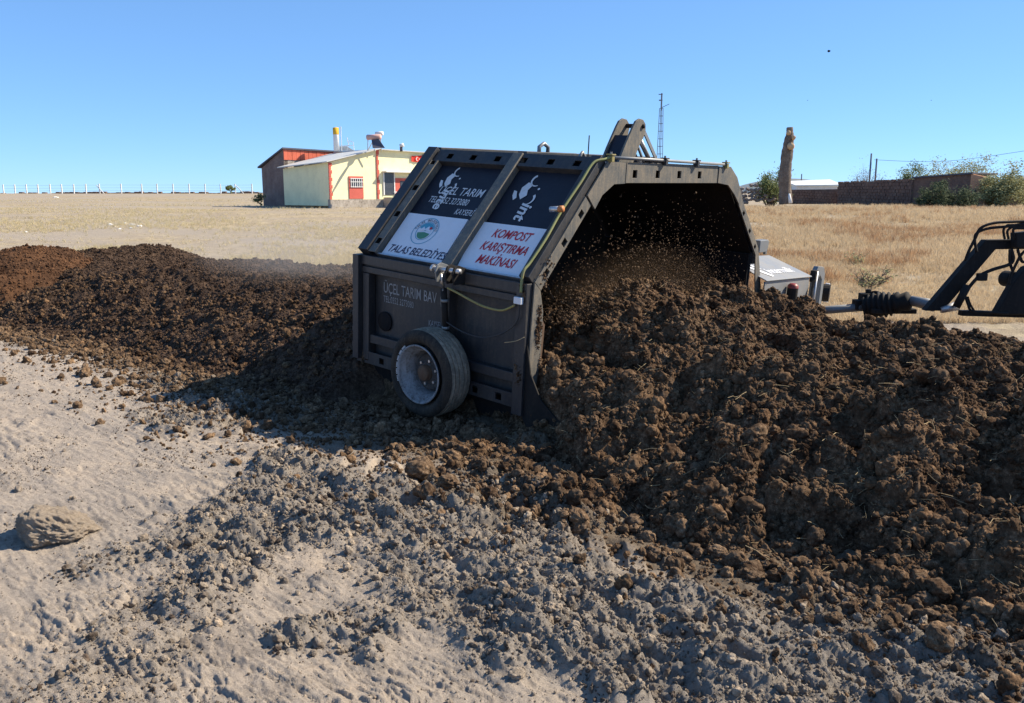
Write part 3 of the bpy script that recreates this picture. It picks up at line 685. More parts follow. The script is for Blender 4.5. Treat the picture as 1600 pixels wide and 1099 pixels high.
MB().box((-.03, 2.02, 1.28), (.09, .20, .13)).box((-.02, 2.135, 1.29), (.05, .05, .08)).box((-.02, 2.14, 1.20), (.03, .04, .04)).build('side_bracket', M['pipe'], root, bevel=.006)
# toe scraper at the near front leg
toe = MB().prism([(-.02, .95), (.01, .75), (.05, .56), (.16, .38), (.32, .27), (.50, .22), (.53, .12), (.44, .05), (.22, .06), (.05, .12), (-.02, .22)], lambda a, b, o=0: Lo(a, b, o), .02, .035)
toe.build('scraper_toe', M['black'], root, bevel=.004)
MB().prism([(.46, .25), (.505, .225), (.535, .13), (.50, .16)], lambda a, b, o=0: Lo(a, b, o), .036, .05).build('toe_tip', M['chrome'], root)

# ---- top pipe with clamps, hose, sensor
MB().tube([Fr(-1.03, 2.142, .03), Fr(-.3, 2.135, .03), Fr(.93, 2.118, .03)], .0135, 10).build('top_pipe', M['pipe'], root, True)
for y in (-1.01, -.20, .35, .92):
    z = 2.142-.013*(y+1.03)
    c_ = MB().box(Fr(y, z-.012, .03), (.05, .035, .045)).box(Fr(y, z+.02, .03), (.06, .055, .012)).build('pipe_clamp', M['brass' if y in (-1.01, .92) else 'frame'], root, bevel=.003)
    MB().tube([Fr(y, z+.02, .03), Fr(y, z+.042, .03)], .009, 6).build('bolt', M['pipe'], c_)
MB().box(Fr(-.33, 2.13, .0), (.06, .20, .04)).build('pipe_bracket', M['black'], root)
hp = [Fr(-1.02, 2.142, .035), Fr(-1.08, 2.125, .02), U(-.02, 1.10, .088), U(-.03, .9, .085), U(-.045, .6, .086), U(-.035, .35, .085), U(-.045, .12, .086), U(-.05, .02, .09), Lo(-.04, 1.16, .08)]
def spline(pts, k=6):
    out = []
    for i in range(len(pts)-1):
        p0 = pts[max(i-1, 0)]; p1 = pts[i]; p2 = pts[i+1]; p3 = pts[min(i+2, len(pts)-1)]
        for j in range(k):
            t = j/k; out.append(.5*((2*p1)+(p2-p0)*t+(2*p0-5*p1+4*p2-p3)*t*t+(3*p1-p0-3*p2+p3)*t**3))
    return out+[pts[-1]]
MB().tube(spline(hp), .0105, 8).build('hose', M['hose'], root, True)
MB().tube([U(-.11, .585, .13), U(-.035, .595, .13)], .022, 12).build('sensor', M['chrome'], root, True)
MB().tube([U(-.034, .595, .13), U(-.0, .60, .13)], .026, 10).build('sensor_cap', M['orange'], root, True)
MB().box(Lo(-.055, 1.10, .085), (.07, .03, .05)).build('hose_bracket', M['white'], root, bevel=.003)
# hydraulic lift lugs on the roof, facing forward
ap = [(-.80, 2.105), (-.735, 2.22), (-.625, 2.39), (-.59, 2.435), (-.54, 2.457), (-.485, 2.452), (-.445, 2.42), (-.435, 2.375), (-.455, 2.315), (-.52, 2.235), (-.585, 2.105)]
ar = empty('lift_arm'); ar.parent = root
def ap_s(dy): return [(y+dy, z) for y, z in ap]
MB().prism(ap, Fr, -.055, -.035).build('lug_plate', M['ring'], ar, bevel=.003)
MB().prism(ap_s(-.0), Fr, -.215, -.195).build('lug_plate', M['ring'], ar, bevel=.003)
MB().prism([(-.775, 2.105), (-.70, 2.235), (-.645, 2.32), (-.63, 2.31), (-.68, 2.23), (-.75, 2.105)], Fr, -.195, -.055).build('filler_plate', M['navy'], ar)
MB().tube([Fr(-.485, 2.40, -.235), Fr(-.485, 2.40, -.02)], .018, 12).build('pin', M['black'], ar, True)
MB().prism([(-.55, 2.105), (-.52, 2.235), (-.39, 2.105)], Fr, -.10, -.09).build('gusset', M['navy'], ar)
MB().bar(Fr(-.50, 2.24, -.06), Fr(-.385, 2.11, -.06), .02, .012).build('gusset_edge', M['cover'], ar)
MB().tube([Fr(-.455, 2.36, -.12), Fr(-.20, 2.10, -.10)], .02, 10).build('lift_rod', M['chrome'], ar, True)
MB().bar(Fr(-.43, 2.37, -.06), Fr(-.17, 2.10, -.05), .012, .03).build('strut', M['cover'], ar)
MB().tube([(-.86, -.80, 2.11), (-.86, -.80, 2.20), (-.86, -.74, 2.23), (-.86, -.68, 2.20), (-.86, -.68, 2.11)], .018, 8).build('lifting_eye', M['pipe'], root, True)
MB().tube([(-.48, -.72, 2.10), (-.48, -.72, 2.14), (-.48, -.69, 2.17), (-.48, -.66, 2.14), (-.48, -.66, 2.10)], .015, 8).build('lifting_eye', M['pipe'], root, True)
MB().tube([(-.42, -.69, 2.10), (-.42, -.69, 2.31)], .005, 6).build('antenna', M['black'], root, True)

# ---- wheel
wc = Lo(-.876, .405, .30)           # centre of the outer face
def ax(o): return Lo(-.876, .405, o)
R0, Ri = .352, .232
tw = empty('wheel'); tw.parent = root
prof = [(.045, Ri), (.035, Ri+.012), (.010, Ri+.03), (-.004, .285), (-.002, .315), (.012, .338), (.032, R0), (.06, R0+.004), (.13, R0+.006), (.20, R0+.004), (.228, R0), (.248, .338), (.262, .315), (.262, .285), (.25, Ri+.02), (.23, Ri)]
def lathe_off(pr): return [(h, r) for h, r in pr]
# lathe axis points towards the machine (+y) from the outer face
MB().lathe([(h, r) for h, r in prof[:7]], wc, (0, 1, 0), 72).lathe(prof[10:], wc, (0, 1, 0), 72).build('sidewall', M['tyre'], tw, True)
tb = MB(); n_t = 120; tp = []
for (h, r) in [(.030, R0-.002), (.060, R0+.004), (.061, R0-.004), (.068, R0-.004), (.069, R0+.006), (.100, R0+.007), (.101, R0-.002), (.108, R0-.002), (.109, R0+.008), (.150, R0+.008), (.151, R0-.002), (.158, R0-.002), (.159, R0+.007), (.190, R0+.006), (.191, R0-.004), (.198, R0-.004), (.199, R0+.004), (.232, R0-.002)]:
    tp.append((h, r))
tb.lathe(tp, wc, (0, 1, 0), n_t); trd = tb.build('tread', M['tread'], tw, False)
rimp = [(-.004+.012, Ri-.004), (.004, Ri+.006), (-.006, Ri+.008), (-.008, Ri-.002), (.004, Ri-.012), (.028, Ri-.020), (.032, Ri-.030), (.055, Ri-.036), (.060, Ri-.046), (.12, Ri-.060), (.165, Ri-.066), (.17, .165)]
discp = [(.165, .16), (.125, .145), (.115, .13), (.118, .09), (.10, .082), (.095, .05), (.097, .0)]
MB().lathe(rimp, wc, (0, 1, 0), 64).build('rim', M['rim'], tw, True)
MB().lathe([(.168, .166)]+discp, wc, (0, 1, 0), 64).build('wheel_disc', paint('shaded_dirty_disc', (.07, .072, .075), (.035, .025, .018), .95, .7, scale=8), tw, True)  # dirty disc, darkened further to paint in the deep rim's shade
MB().lathe([(.115, .066), (.055, .062), (.043, .052), (.04, 0)], wc, (0, 1, 0), 24).build('hub', M['rust'], tw, True)
for k in range(6):
    an = k*PI/3+.3; p = Vector((wc.x+.098*math.cos(an), wc.y+.118, wc.z+.098*math.sin(an)))
    MB().tube([p, p+Vector((0, -.022, 0))], .012, 6).build('wheel_nut', M['chrome'], tw)
# white rim-lip print, a ring of worn dashes
dash = MB()
for k in range(30):
    an = PI*.72+k*.045; r0, r1 = Ri+.016, Ri+.030
    if k % 5 == 4: continue
    q = lambda a, r: Vector((wc.x-r*math.cos(a)*-1, wc.y-.0035+.012*0, wc.z+r*math.sin(a)))
    a0, a1 = an, an+.026
    P_ = [Vector((wc.x+r*math.cos(t), wc.y+.0015, wc.z+r*math.sin(t))) for t, r in ((a0, r0), (a1, r0), (a1, r1), (a0, r1))]
    dash.prism([(0, 0), (1, 0), (1, 1), (0, 1)], lambda u, v, o=0: P_[0].lerp(P_[1], u).lerp(P_[3].lerp(P_[2], u), v)+Vector((0, o, 0)), 0, .01)
dash.build('sidewall_print', M['white_print'], tw)
MB().tube([ax(.22), ax(-.04)], .045, 14).build('axle', M['frame'], root, True)
# wheel leg and jack
MB().bar(Lo(-.83, .40, .035), Lo(-.83, .80, .035), .09, .05).build('wheel_arm', M['frame'], root, bevel=.004)
jk = empty('lift_jack'); jk.parent = root
MB().tube([Lo(-.80, .72, .075), Lo(-.815, 1.08, .10)], .026, 14).build('jack_barrel', M['black'], jk, True)
MB().tube([Lo(-.815, 1.08, .10), Lo(-.825, 1.20, .13)], .015, 12).build('jack_rod', M['chrome'], jk, True)
for z in (.76, .98): MB().tube([Lo(-.80, z, .076+(z-.72)*.07), Lo(-.80, z+.02, .078+(z-.72)*.07)], .032, 14).build('jack_collar', M['pipe'], jk, True)
MB().tube([Lo(-.885, 1.235, .14), Lo(-.60, 1.245, .14)], .021, 14).build('pin', M['chrome'], jk, True)
MB().lathe([(0, 0), (0, .033), (.02, .033), (.022, 0)], Lo(-.90, 1.235, .14), (1, 0, 0), 14).build('pin_head', M['chrome'], jk)
for x in (-.83, -.72, -.645):
    MB().prism([(1.14, .05), (1.14, .17), (1.225, .19), (1.275, .17), (1.29, .13), (1.26, .04)], lambda z, o_, t=0, x=x: Vector((x+t, -WD-o_, z)), 0, .014).build('clevis', M['black' if x > -.8 else 'pipe'], jk, bevel=.002)
MB().tube(spline([Lo(-.78, 1.09, .09), Lo(-.68, 1.075, .10), Lo(-.5, 1.025, .09), Lo(-.38, 1.00, .08), Lo(-.22, 1.00, .075), Lo(-.09, 1.06, .08)]), .009, 7).build('cable', M['brass'], root, True)
MB().tube(spline([Lo(-.79, .82, .09), Lo(-.6, .77, .09), Lo(-.4, .76, .08), Lo(-.2, .83, .07), Lo(-.06, .95, .08), Lo(-.05, 1.08, .08)]), .0055, 6).build('cable', M['side'], root, True)
MB().tube(spline([Lo(-.80, 1.08, .12), Lo(-.84, 1.0, .10), Lo(-.85, .93, .08)]), .007, 6).build('cable', M['pipe'], root, True)
MB().tube(spline([Lo(.02, .84, .09), Lo(-.05, .80, .10), Lo(-.14, .775, .12)]), .003, 5).build('straw_stalk', M['straw'], root)

# ---- signs and lettering
def board(corners, name):
    (a, b, c, d) = corners; mb = MB()
    return mb.prism([a, b, c, d], U, -.011, .006).build(name, M['white'], root)
b1 = board([(-1.695, .026), (-.975, .026), (-.985, .492), (-1.698, .488)], 'sign_board')
b2 = board([(-.785, .026), (-.07, .026), (-.10, .49), (-.845, .488)], 'sign_board')
b1['label'] = 'white sign with municipal emblem and navy lettering'; b2['label'] = 'white sign with three lines of red lettering'
text('TALAS BELEDİYESİ', U, -1.655, .062, .108, M['blue_print'], 'lettering', b1, .80, .28, .014, .0085)
for t_, s_, x_ in (('KOMPOST', .352, -.64), ('KARIŞTIRMA', .222, -.68), ('MAKİNASI', .092, -.64)):
    text(t_, U, x_, s_, .118, M['red_print'], 'lettering', b2, .70, .28, .016, .0085)
# emblem
def disc(cx, cy, r, m, name, o, a0=0, a1=2*PI, r_in=0, n=40, parent=b1):
    mb = MB()
    if r_in == 0: mb.add([U(cx, cy, o)]+[U(cx+r*math.cos(a0+(a1-a0)*k/n), cy+r*math.sin(a0+(a1-a0)*k/n), o) for k in range(n+1)], [(0, k+1, k+2) for k in range(n)])
    else: mb.add([U(cx+q*math.cos(a0+(a1-a0)*k/n), cy+q*math.sin(a0+(a1-a0)*k/n), o) for k in range(n+1) for q in (r_in, r)], [(2*k, 2*k+1, 2*k+3, 2*k+2) for k in range(n)])
    return mb.build(name, m, parent, fix=False)
ex, ey = -1.37, .318
disc(ex, ey, .142, M['cyan_print'], 'emblem_ring', .0075, r_in=.135); disc(ex, ey, .098, M['cyan_print'], 'emblem_ring', .0075, r_in=.092)
disc(ex, ey, .088, M['cyan_print'], 'emblem_sky', .0078, .35, PI-.35)
disc(ex, ey-.012, .074, M['green_print'], 'emblem_field', .0078, PI+.15, 2*PI-.15)
MB().add([U(ex+a, ey+b, .009) for a, b in ((-.075, -.01), (-.035, .045), (-.01, .02), (.02, .055), (.075, -.005), (.0, .008))], [(0, 5, 1), (1, 5, 2), (2, 5, 3), (3, 5, 4)]).build('emblem_mountain', M['white'], b1, fix=False)
MB().add([U(ex+a, ey+b, .0095) for a, b in ((.035, .02), (.062, .022), (.066, .04), (.05, .05), (.036, .036))], [(0, 1, 2, 3, 4)]).build('emblem_sun', M['red_print'], b1, fix=False)
s_ = 'TALAS BELEDİYESİ'
for k, ch in enumerate(s_):
    if ch == ' ': continue
    an = PI*.5+1.45-k*2.9/(len(s_)-1)
    text(ch, U, ex+.105*math.cos(an)-.008*math.sin(an), ey+.105*math.sin(an)+.008*math.cos(an), .034, M['blue_print'], 'emblem_letter', b1, 1, 0, .01, .009, an-PI/2)
# painted lettering on the panels
text('ÜÇEL TARIM', U, -1.545, .742, .125, M['white_print'], 'lettering', root, .76, .12, .004, -.008)
text('TEL.:0352 3273080', U, -1.59, .640, .098, M['white_print'], 'lettering', root, .62, .12, .002, -.008)
text('KAYSERİ', U, -1.20, .540, .088, M['white_print'], 'lettering', root, .62, .2, .0, -.008)
text('ÜÇEL TARIM BAV', Lo, -1.69, .915, .130, M['stencil'], 'lettering', root, .66, 0, .003, -.036)
text('TEL:0352 3273080', Lo, -1.69, .832, .080, M['stencil'], 'lettering', root, .64, 0, .001, -.036)
text('KAYSERİ', Lo, -1.12, .715, .075, M['stencil'], 'lettering', root, .62, 0, .001, -.036)
def bull(cx, cy, k, lbl):
    # stylised horned head, drawn sideways, running down the panel (flat print)
    mb = MB(); o = -.0075
    def q(a, b): return U(cx+b*k, cy-a*k, o)       # a runs down the panel, b across
    def arc(ca, cb, r, a0, a1, w0, w1, n=12):
        pts = []
        for i in range(n+1):
            t = i/n; an = a0+(a1-a0)*t; w = w0+(w1-w0)*t
            pts += [q(ca+(r-w)*math.cos(an), cb+(r-w)*math.sin(an)), q(ca+(r+w)*math.cos(an), cb+(r+w)*math.sin(an))]
        mb.add(pts, [(2*i, 2*i+1, 2*i+3, 2*i+2) for i in range(n)])
    arc(.05, .18, .17, -2.6, .5, .035, .012); arc(.62, .22, .17, 2.4, .2, .035, .012)
    mb.add([q(*p) for p in ((.12, -.05), (.30, -.16), (.52, -.12), (.66, .0), (.52, .12), (.36, .06), (.2, .12))], [(0, 1, 2, 3, 4, 5, 6)])
    mb.add([q(*p) for p in ((.40, -.34), (.56, -.30), (.70, -.20), (.62, -.14), (.50, -.2), (.42, -.24))], [(0, 1, 2, 3, 4, 5)])
    mb.add([q(.30+.035*math.cos(t), .36+.035*math.sin(t)) for t in np.linspace(0, 6.28, 9)[:-1]], [tuple(range(8))])
    return mb.build('bull_emblem', M['white_print'], root, fix=False)
bull(-1.50, 1.015, .30, 0); bull(-.60, .985, .34, 1)
text('inte', U, -1.485, .80, .155, M['white_print'], 'lettering', root, .95, .25, .022, -.0072, -PI/2)
text('int', U, -.545, .735, .165, M['white_print'], 'lettering', root, 1.0, .25, .024, -.0072, -PI/2)

# ---- drive cover box beyond the far wall
dc = empty('drive_cover'); dc.parent = root
def lid(y, t, o=0): # t 0 front edge .. 1 back edge
    return Vector((.12-.52*t, y, .93-.06*(y-1.95)/1.3+.19*t+o))
MB().prism([(1.95, 0), (3.22, 0), (3.14, 1), (1.95, 1)], lid, -.012, 0).build('cover_lid', M['cover'], dc, bevel=.004)
MB().prism([(1.96, .35), (3.20, .35), (3.20, .85), (1.96, .915)], Fr, .085, .10).build('cover_front', M['cover'], dc, bevel=.003)
MB().prism([(-.38, .35), (.085, .35), (.085, .84), (-.38, 1.03)], lambda x, z, o=0: Vector((x, o, z)), 3.16, 3.175).build('cover_end', M['cover'], dc)
text('intermilk', lid, 2.30, .22, .30, M['white'], 'lettering', dc, .62, 0, .02, .006)
MB().add([lid(*p, .006) for p in ((1.98, .62), (2.03, .70), (2.16, .45), (2.30, .14), (2.22, .10), (2.10, .38))], [(0, 1, 2, 3, 4, 5)]).add([lid(*p, .006) for p in ((2.10, .72), (2.16, .74), (2.28, .42), (2.22, .42))], [(0, 1, 2, 3)]).build('bull_emblem', M['white'], dc, fix=False)
MB().lathe([(0, .06), (.2, .06)], (.17, 2.56, .60), (0, 0, 1), 16).build('warning_lamp_body', M['black'], dc, True)
MB().lathe([(0, .062), (.03, .058), (.05, .035), (.055, 0)], (.17, 2.56, .80), (0, 0, 1), 16).build('warning_lamp', M['lamp_red'], dc, True)
# three point linkage stays beside the cover
lk = empty('stay_frame'); lk.parent = root
MB().prism([(3.36, .30), (3.36, .90), (3.42, .97), (3.60, .95), (3.66, .86), (3.66, .30), (3.58, .30), (3.58, .80), (3.50, .86), (3.44, .80), (3.44, .30)], Fr, .05, .11).build('stay_plate', M['pipe'], lk, bevel=.004)
MB().bar((.10, 3.34, .86), (.22, 2.98, .42), .025, .05).bar((.08, 3.38, .84), (.2, 3.10, .42), .02, .03).build('strut', M['black'], lk)
MB().tube([(.12, 3.36, .92), (.14, 3.30, .40)], .018, 8).build('strut', M['chrome'], lk, True)
MB().box((.10, 3.34, .86), (.07, .10, .14)).build('clevis', M['black'], lk, bevel=.01)
MB().lathe([(-.1, 0), (-.1, .11), (.1, .11), (.1, 0)], (.02, 3.86, .60), (1, .3, 0), 18).build('round_boss', M['black'], lk)
MB().box((.03, 4.02, .58), (.05, .03, .24)).build('end_plate', M['white'], lk)

# ------------------------------------------------------------------ drive shaft and tractor linkage (behind the windrow)
ps_ = empty('drive_shaft', W3(1245, 487, 8.9), 0, 'grey tractor drive shaft with black ribbed rubber guard, behind the windrow right of the machine', 'drive shaft')
O2 = Vector(ps_.location)
def L2(u, v, Y): return W3(u, v, Y)-O2
p0, p1, p2, p3 = L2(1225, 490, 9.0), L2(1350, 480, 8.55), L2(1400, 474, 8.4), L2(1424, 470, 8.3)
MB().tube([p0, p1], .042, 16).build('shaft_tube', M['pipe'], ps_, True)
ab = []; rr = []
for k in range(26):
    t = k/25; ab.append(p1.lerp(p2, t)); rr.append(.09+.03*math.sin(t*PI)+(.018 if k % 4 < 2 else -.006))
MB().tube(ab, rr, 20).build('rubber_guard', M['black'], ps_, True)
MB().tube([p2, p2.lerp(p3, .2), p2.lerp(p3, .3), p2.lerp(p3, .8), p3], [.10, .115, .085, .10, .05], 18).build('guard_cone', M['black'], ps_, True)
MB().tube([p3, L2(1460, 478, 8.1)], [.05, .06], 12).build('coupling', M['pipe'], ps_, True)
jt = MB(); jt.box(L2(1352, 468, 8.6), (.11, .12, .13)).box(L2(1340, 476, 8.6), (.08, .12, .10)); jt.tube(spline([L2(1355, 462, 8.6), L2(1368, 457, 8.55), L2(1385, 464, 8.5)], 5), .02, 8); jt.tube([L2(1357, 460, 8.6), L2(1357, 452, 8.6)], .03, 10)
jt.build('joint_housing', M['black'], ps_, bevel=.01)
MB().box(L2(1395, 486, 8.4), (.45, .10, .05)).build('support_bar', M['black'], ps_, bevel=.01)

tr = empty('tractor_hitch', W3(1450, 500, 7.9), 0, 'black tow boom with looping hydraulic hoses at the right edge behind the windrow', 'tractor hitch')
O3 = Vector(tr.location)
def L3(u, v, Y): return W3(u, v, Y)-O3
def plate_px(pts, Y0, Y1, name, m, bev=.006):
    n = len(pts); V = [L3(u, v, Y0) for u, v in pts]; dv = Vector((.0, Y1-Y0, 0)); V += [p+dv for p in V]
    MB().add(V, [tuple(range(n)), tuple(range(2*n-1, n-1, -1))]+[(i, (i+1) % n, n+(i+1) % n, n+i) for i in range(n)]).build(name, m, tr, bevel=bev)
plate_px([(1446, 486), (1541, 375), (1640, 374), (1640, 389), (1556, 390), (1474, 486)], 7.7, 7.79, 'boom', M['black'])
plate_px([(1556, 492), (1586, 440), (1604, 418), (1660, 400), (1660, 492)], 7.62, 7.72, 'hitch_body', M['black'], .01)
plate_px([(1588, 364), (1610, 362), (1660, 360), (1660, 385), (1588, 388)], 7.6, 7.7, 'valve_block', M['black'], .01)
MB().lathe([(-.06, 0), (-.06, .075), (.06, .075), (.06, 0)], L3(1577, 436, 7.8), (.2, -1, 0), 22).build('drum', M['black'], tr, bevel=.01)
for q, r in (([(1508, 408), (1514, 392), (1524, 372), (1532, 357), (1552, 349), (1580, 347), (1640, 345)], .013), ([(1526, 394), (1523, 375), (1527, 364), (1545, 357), (1575, 354), (1600, 350), (1640, 348)], .013),
             ([(1570, 374), (1568, 360), (1573, 353), (1582, 352), (1640, 352)], .011), ([(1576, 374), (1574, 362), (1580, 356), (1590, 355), (1640, 356)], .011), ([(1586, 374), (1583, 362), (1590, 357), (1640, 360)], .011),
             ([(1494, 478), (1512, 452), (1530, 432), (1550, 422), (1576, 414), (1583, 405), (1580, 390)], .016), ([(1508, 462), (1512, 474), (1518, 486), (1540, 488), (1575, 490)], .012), ([(1512, 464), (1516, 476), (1523, 487)], .010),
             ([(1590, 390), (1594, 402), (1602, 410), (1640, 400)], .013), ([(1604, 390), (1596, 398), (1588, 412), (1580, 430), (1576, 445)], .013), ([(1578, 390), (1578, 410), (1583, 425)], .013)):
    MB().tube(spline([L3(u, v, 7.62) for u, v in q], 5), r, 7).build('hydraulic_hose', M['black'], tr, True)
MB().tube([L3(1512, 446, 7.62), L3(1494, 480, 7.62)], .035, 10).build('hydraulic_ram', M['black'], tr, True)
MB().box(L3(1534, 433, 7.62), (.09, .05, .07)).build('hose_clamp', M['black'], tr, bevel=.01)
MB().tube([L3(1470, 485, 7.7), L3(1496, 478, 7.7)], [.03, .045], 10).build('hose_coupling', M['chrome'], tr, True)
MB().bar(L3(1500, 489, 7.75), L3(1640, 493, 7.75), .08, .05).build('lower_link', M['black'], tr, bevel=.005)

# ------------------------------------------------------------------ airborne compost
n_ = 7000; yl = rng.normal(-.15, .72, n_).clip(-1.45, 1.55); zl = .86+np.where(rng.random(n_) < .6, rng.exponential(.14, n_), np.abs(rng.normal(0, .38, n_))); xl = rng.uniform(-.30, .16, n_)
Mw = root.matrix_world; keep = []
for a, b, c in zip(xl, yl, zl):
    if c < 1.88 and abs(b) < 1.6-(c-.9)*.45: keep.append(tuple(Mw @ Vector((a, b, c))))
P = np.array(keep); s_ = sizes(len(P), .003, .012, 2.0)
scatter('airborne_crumbs', ptan, P, rots(len(P)), np.repeat(s_[:, None], 3, 1), None, 'crumbs of compost thrown up in the dark mouth of the machine', 'crumbs')
P = np.array([W3(u, v, 7.0) for u, v in ((1295, 80),)])
o = bpy.data.objects.new('clod', BIG[1].copy()); C.objects.link(o); o.data.materials.clear(); o.data.materials.append(M['compost_turned']); o.location = P[0]; o.scale = (.012,)*3
tag(o, 'single dark clod of compost flying high in the sky above the machine', 'clod')
for (u, v), lb in (((1262, 157), 'tiny speck of compost in the sky left of the cut trunk top'), ((1455, 157), 'tiny speck of compost in the sky far right')):
    o2 = bpy.data.objects.new('clod', o.data); C.objects.link(o2); o2.location = W3(u, v, 8); o2.scale = (.004,)*3; tag(o2, lb, 'clod')

P = []; s_ = []
cen = [(Fr, random.gauss(-1.79, .02), random.uniform(.35, 1.2), .02) for _ in range(9)]+[(Lo, random.uniform(-.08, 0), random.uniform(.3, 1.25), .062) for _ in range(5)]+[(Lo, random.uniform(-1.9, -.2), .30, .042) for _ in range(7)]+[(fnS, random.uniform(0, .3), random.uniform(-.09, -.02), .02) for _ in range(3)]
for fn_, a_, b_, o_ in cen:
    R_ = random.uniform(.015, .045)
    for k in range(random.randint(14, 60)):
        da, db = random.gauss(0, R_), random.gauss(0, R_*1.5); P.append(tuple(fn_(a_+da*.6, b_+db, o_))); s_.append(random.uniform(.003, .011)*(1.3-min(1, math.hypot(da, db)/R_/3)))
n_ = len(P)
s_ = np.array(s_); scatter('stuck_mud', ptan, np.array(P), rots(n_), np.repeat(s_[:, None], 3, 1), root)
# ------------------------------------------------------------------ far things
def gz(x, y): return float(ground_h(np.array([x]), np.array([y]))[0])
def flat_mat(name, col, var=.12, scale=1.5, rough=.85, bs=.1):
    c0 = tuple(v*(1-var*1.6) for v in col); c1 = tuple(min(1, v*(1+var)) for v in col)
    return rough_mat(name, [(.3, c0), (.5, col), (.72, c1)], scale, 14, bs, .01, rough)
M['yellow'] = flat_mat('yellow_plaster', (.84, .79, .50)); M['redtrim'] = flat_mat('red_trim', (.55, .13, .10)); M['stone_base'] = rough_mat('stone_base', [(.3, (.16, .14, .12)), (.5, (.36, .32, .27)), (.7, (.5, .46, .4))], 2, 8, .5, .05)
M['redboard'] = flat_mat('red_boards', (.56, .14, .085), .2, 2.5); M['barnwall'] = rough_mat('dark_brick', [(.3, (.12, .085, .08)), (.5, (.20, .15, .135)), (.7, (.29, .23, .2))], 1.5, 9, .5, .04)
M['roofdark'] = flat_mat('dark_roof', (.10, .10, .12)); M['roofgrey'] = flat_mat('sheet_roof', (.52, .53, .52), .1, 2, .5); M['glass'] = paint('window_glass', (.05, .06, .08), (.1, .1, .1), .2, .1)
M['whitef'] = flat_mat('white_frame', (.75, .75, .73)); M['post'] = flat_mat('white_post', (.78, .76, .72), .08, .5)
M['brickwall'] = rough_mat('mud_brick', [(.3, (.085, .055, .048)), (.5, (.16, .105, .085)), (.7, (.25, .17, .13))], 1.2, 7, .6, .05)
M['brickor'] = rough_mat('orange_brick', [(.3, (.34, .16, .09)), (.5, (.50, .27, .16)), (.7, (.58, .35, .22))], 1.5, 9, .5, .04)
M['bark'] = rough_mat('bark', [(.3, (.07, .055, .045)), (.5, (.17, .135, .11)), (.7, (.30, .25, .2))], 3, 16, .9, .05); M['cutwood'] = flat_mat('cut_wood', (.50, .36, .22))
M['leaf_dark'] = flat_mat('leaf_dark', (.085, .11, .06), .3, 2); M['leaf_mid'] = flat_mat('leaf_mid', (.17, .20, .08), .3, 2); M['leaf_pale'] = flat_mat('leaf_pale', (.36, .35, .17), .3, 2); M['twig'] = flat_mat('twig', (.20, .15, .12), .3, 2)
M['steel_far'] = flat_mat('galvanised', (.13, .15, .19), .1)

# yellow house
HT = math.radians(46); ex_ = Vector((math.cos(HT), math.sin(HT), 0)); ey_ = Vector((-math.sin(HT), math.cos(HT), 0))
H0 = W3(516, 322, 54.0)
house = empty('yellow_house', H0, HT, 'pale yellow single storey house with red quoins and sloping sheet roof', 'house')
def along(o_, e, u):      # distance along e from o_ whose pixel column is u
    r_ = (u-CX)/F
    # x = r_ * depth, depth = y*cos + (HC-z)*sin
    c, s2 = math.cos(PITCH), math.sin(PITCH)
    k0 = o_.x-r_*(o_.y*c+(HC-o_.z)*s2); k1 = e.x-r_*e.y*c
    return -k0/k1
wF = along(H0, ex_, 592); wF2 = along(H0, ex_, 700); dL = along(H0, ey_, 448)
def zpx(o_, v): # height above o_ at pixel row v
    return W3(0, v, o_.y).z-o_.z
zb_ = zpx(H0, 312); zt0 = zpx(H0, 254)
PR = H0+ex_*wF; zt1 = zpx(PR, 234); PL = H0+ey_*dL; ztL = zpx(PL, 264)
def hb_(x0, x1, y0, y1, z0, z1, name, m, parent=house, bev=0): return MB().box(((x0+x1)/2, (y0+y1)/2, (z0+z1)/2), (x1-x0, y1-y0, z1-z0)).build(name, m, parent, bevel=bev)
LX = lambda x, z, o=0: Vector((x, o, z))
MB().prism([(0, zb_), (wF, zb_), (wF, zt1), (0, zt0)], LX, 0, .25).build('wall', M['yellow'], house)
MB().prism([(0.0, .0), (dL, 0), (dL, ztL), (.0, zt0-.01)], lambda y, z, o=0: Vector((o, y+.25, z)), 0, .25).build('wall', M['yellow'], house)
MB().prism([(wF, zb_), (wF2, zb_), (wF2, zt1-.1), (wF, zt1)], LX, -.02, .25).build('wall', M['yellow'], house)
hb_(-.02, wF2, -.08, .2, -.3, zb_, 'stone_base', M['stone_base'])
k_ = 10
for j, (x0, top) in enumerate(((0.0, zt0), (wF-.12, zt1))):
    for q in range(k_):
        z0 = zb_+(top-zb_)*q/k_; w_ = .20 if q % 2 else .13
        hb_(x0+(-.03 if j == 0 else 0), x0+w_, -.06, .02, z0, z0+(top-zb_)/k_-.02, 'quoin', M['redtrim'])
# roof: sheet sloping down to the left/back
rz_ = [(-.25, -.2, zt0-.0+.05), (wF+.1, -.2, zt1+.06), (wF2, -.2, zt1-.05), (wF2, dL+.3, zt1-.3), (wF+.1, dL+.3, zt1-.25), (-.55, dL+.3, ztL-.05)]
def sheet(pts, t, name, m, parent): 
    n = len(pts); V = [Vector(p) for p in pts]+[Vector(p)+Vector((0, 0, t)) for p in pts]
    return MB().add(V, [tuple(range(n)), tuple(range(2*n-1, n-1, -1))]+[(i, (i+1) % n, n+(i+1) % n, n+i) for i in range(n)]).build(name, m, parent)
sheet([(-.3, -.25, zt0+.0), (wF+.1, -.25, zt1+.03), (wF+.1, dL+.5, zt1-.15), (-.3, dL+.5, ztL+.05)], .06, 'roof', M['roofgrey'], house)
sheet([(wF+.1, -.3, zt1-.02), (wF2, -.3, zt1-.12), (wF2, dL, zt1-.12), (wF+.1, dL, zt1-.02)], .06, 'roof', M['roofgrey'], house)
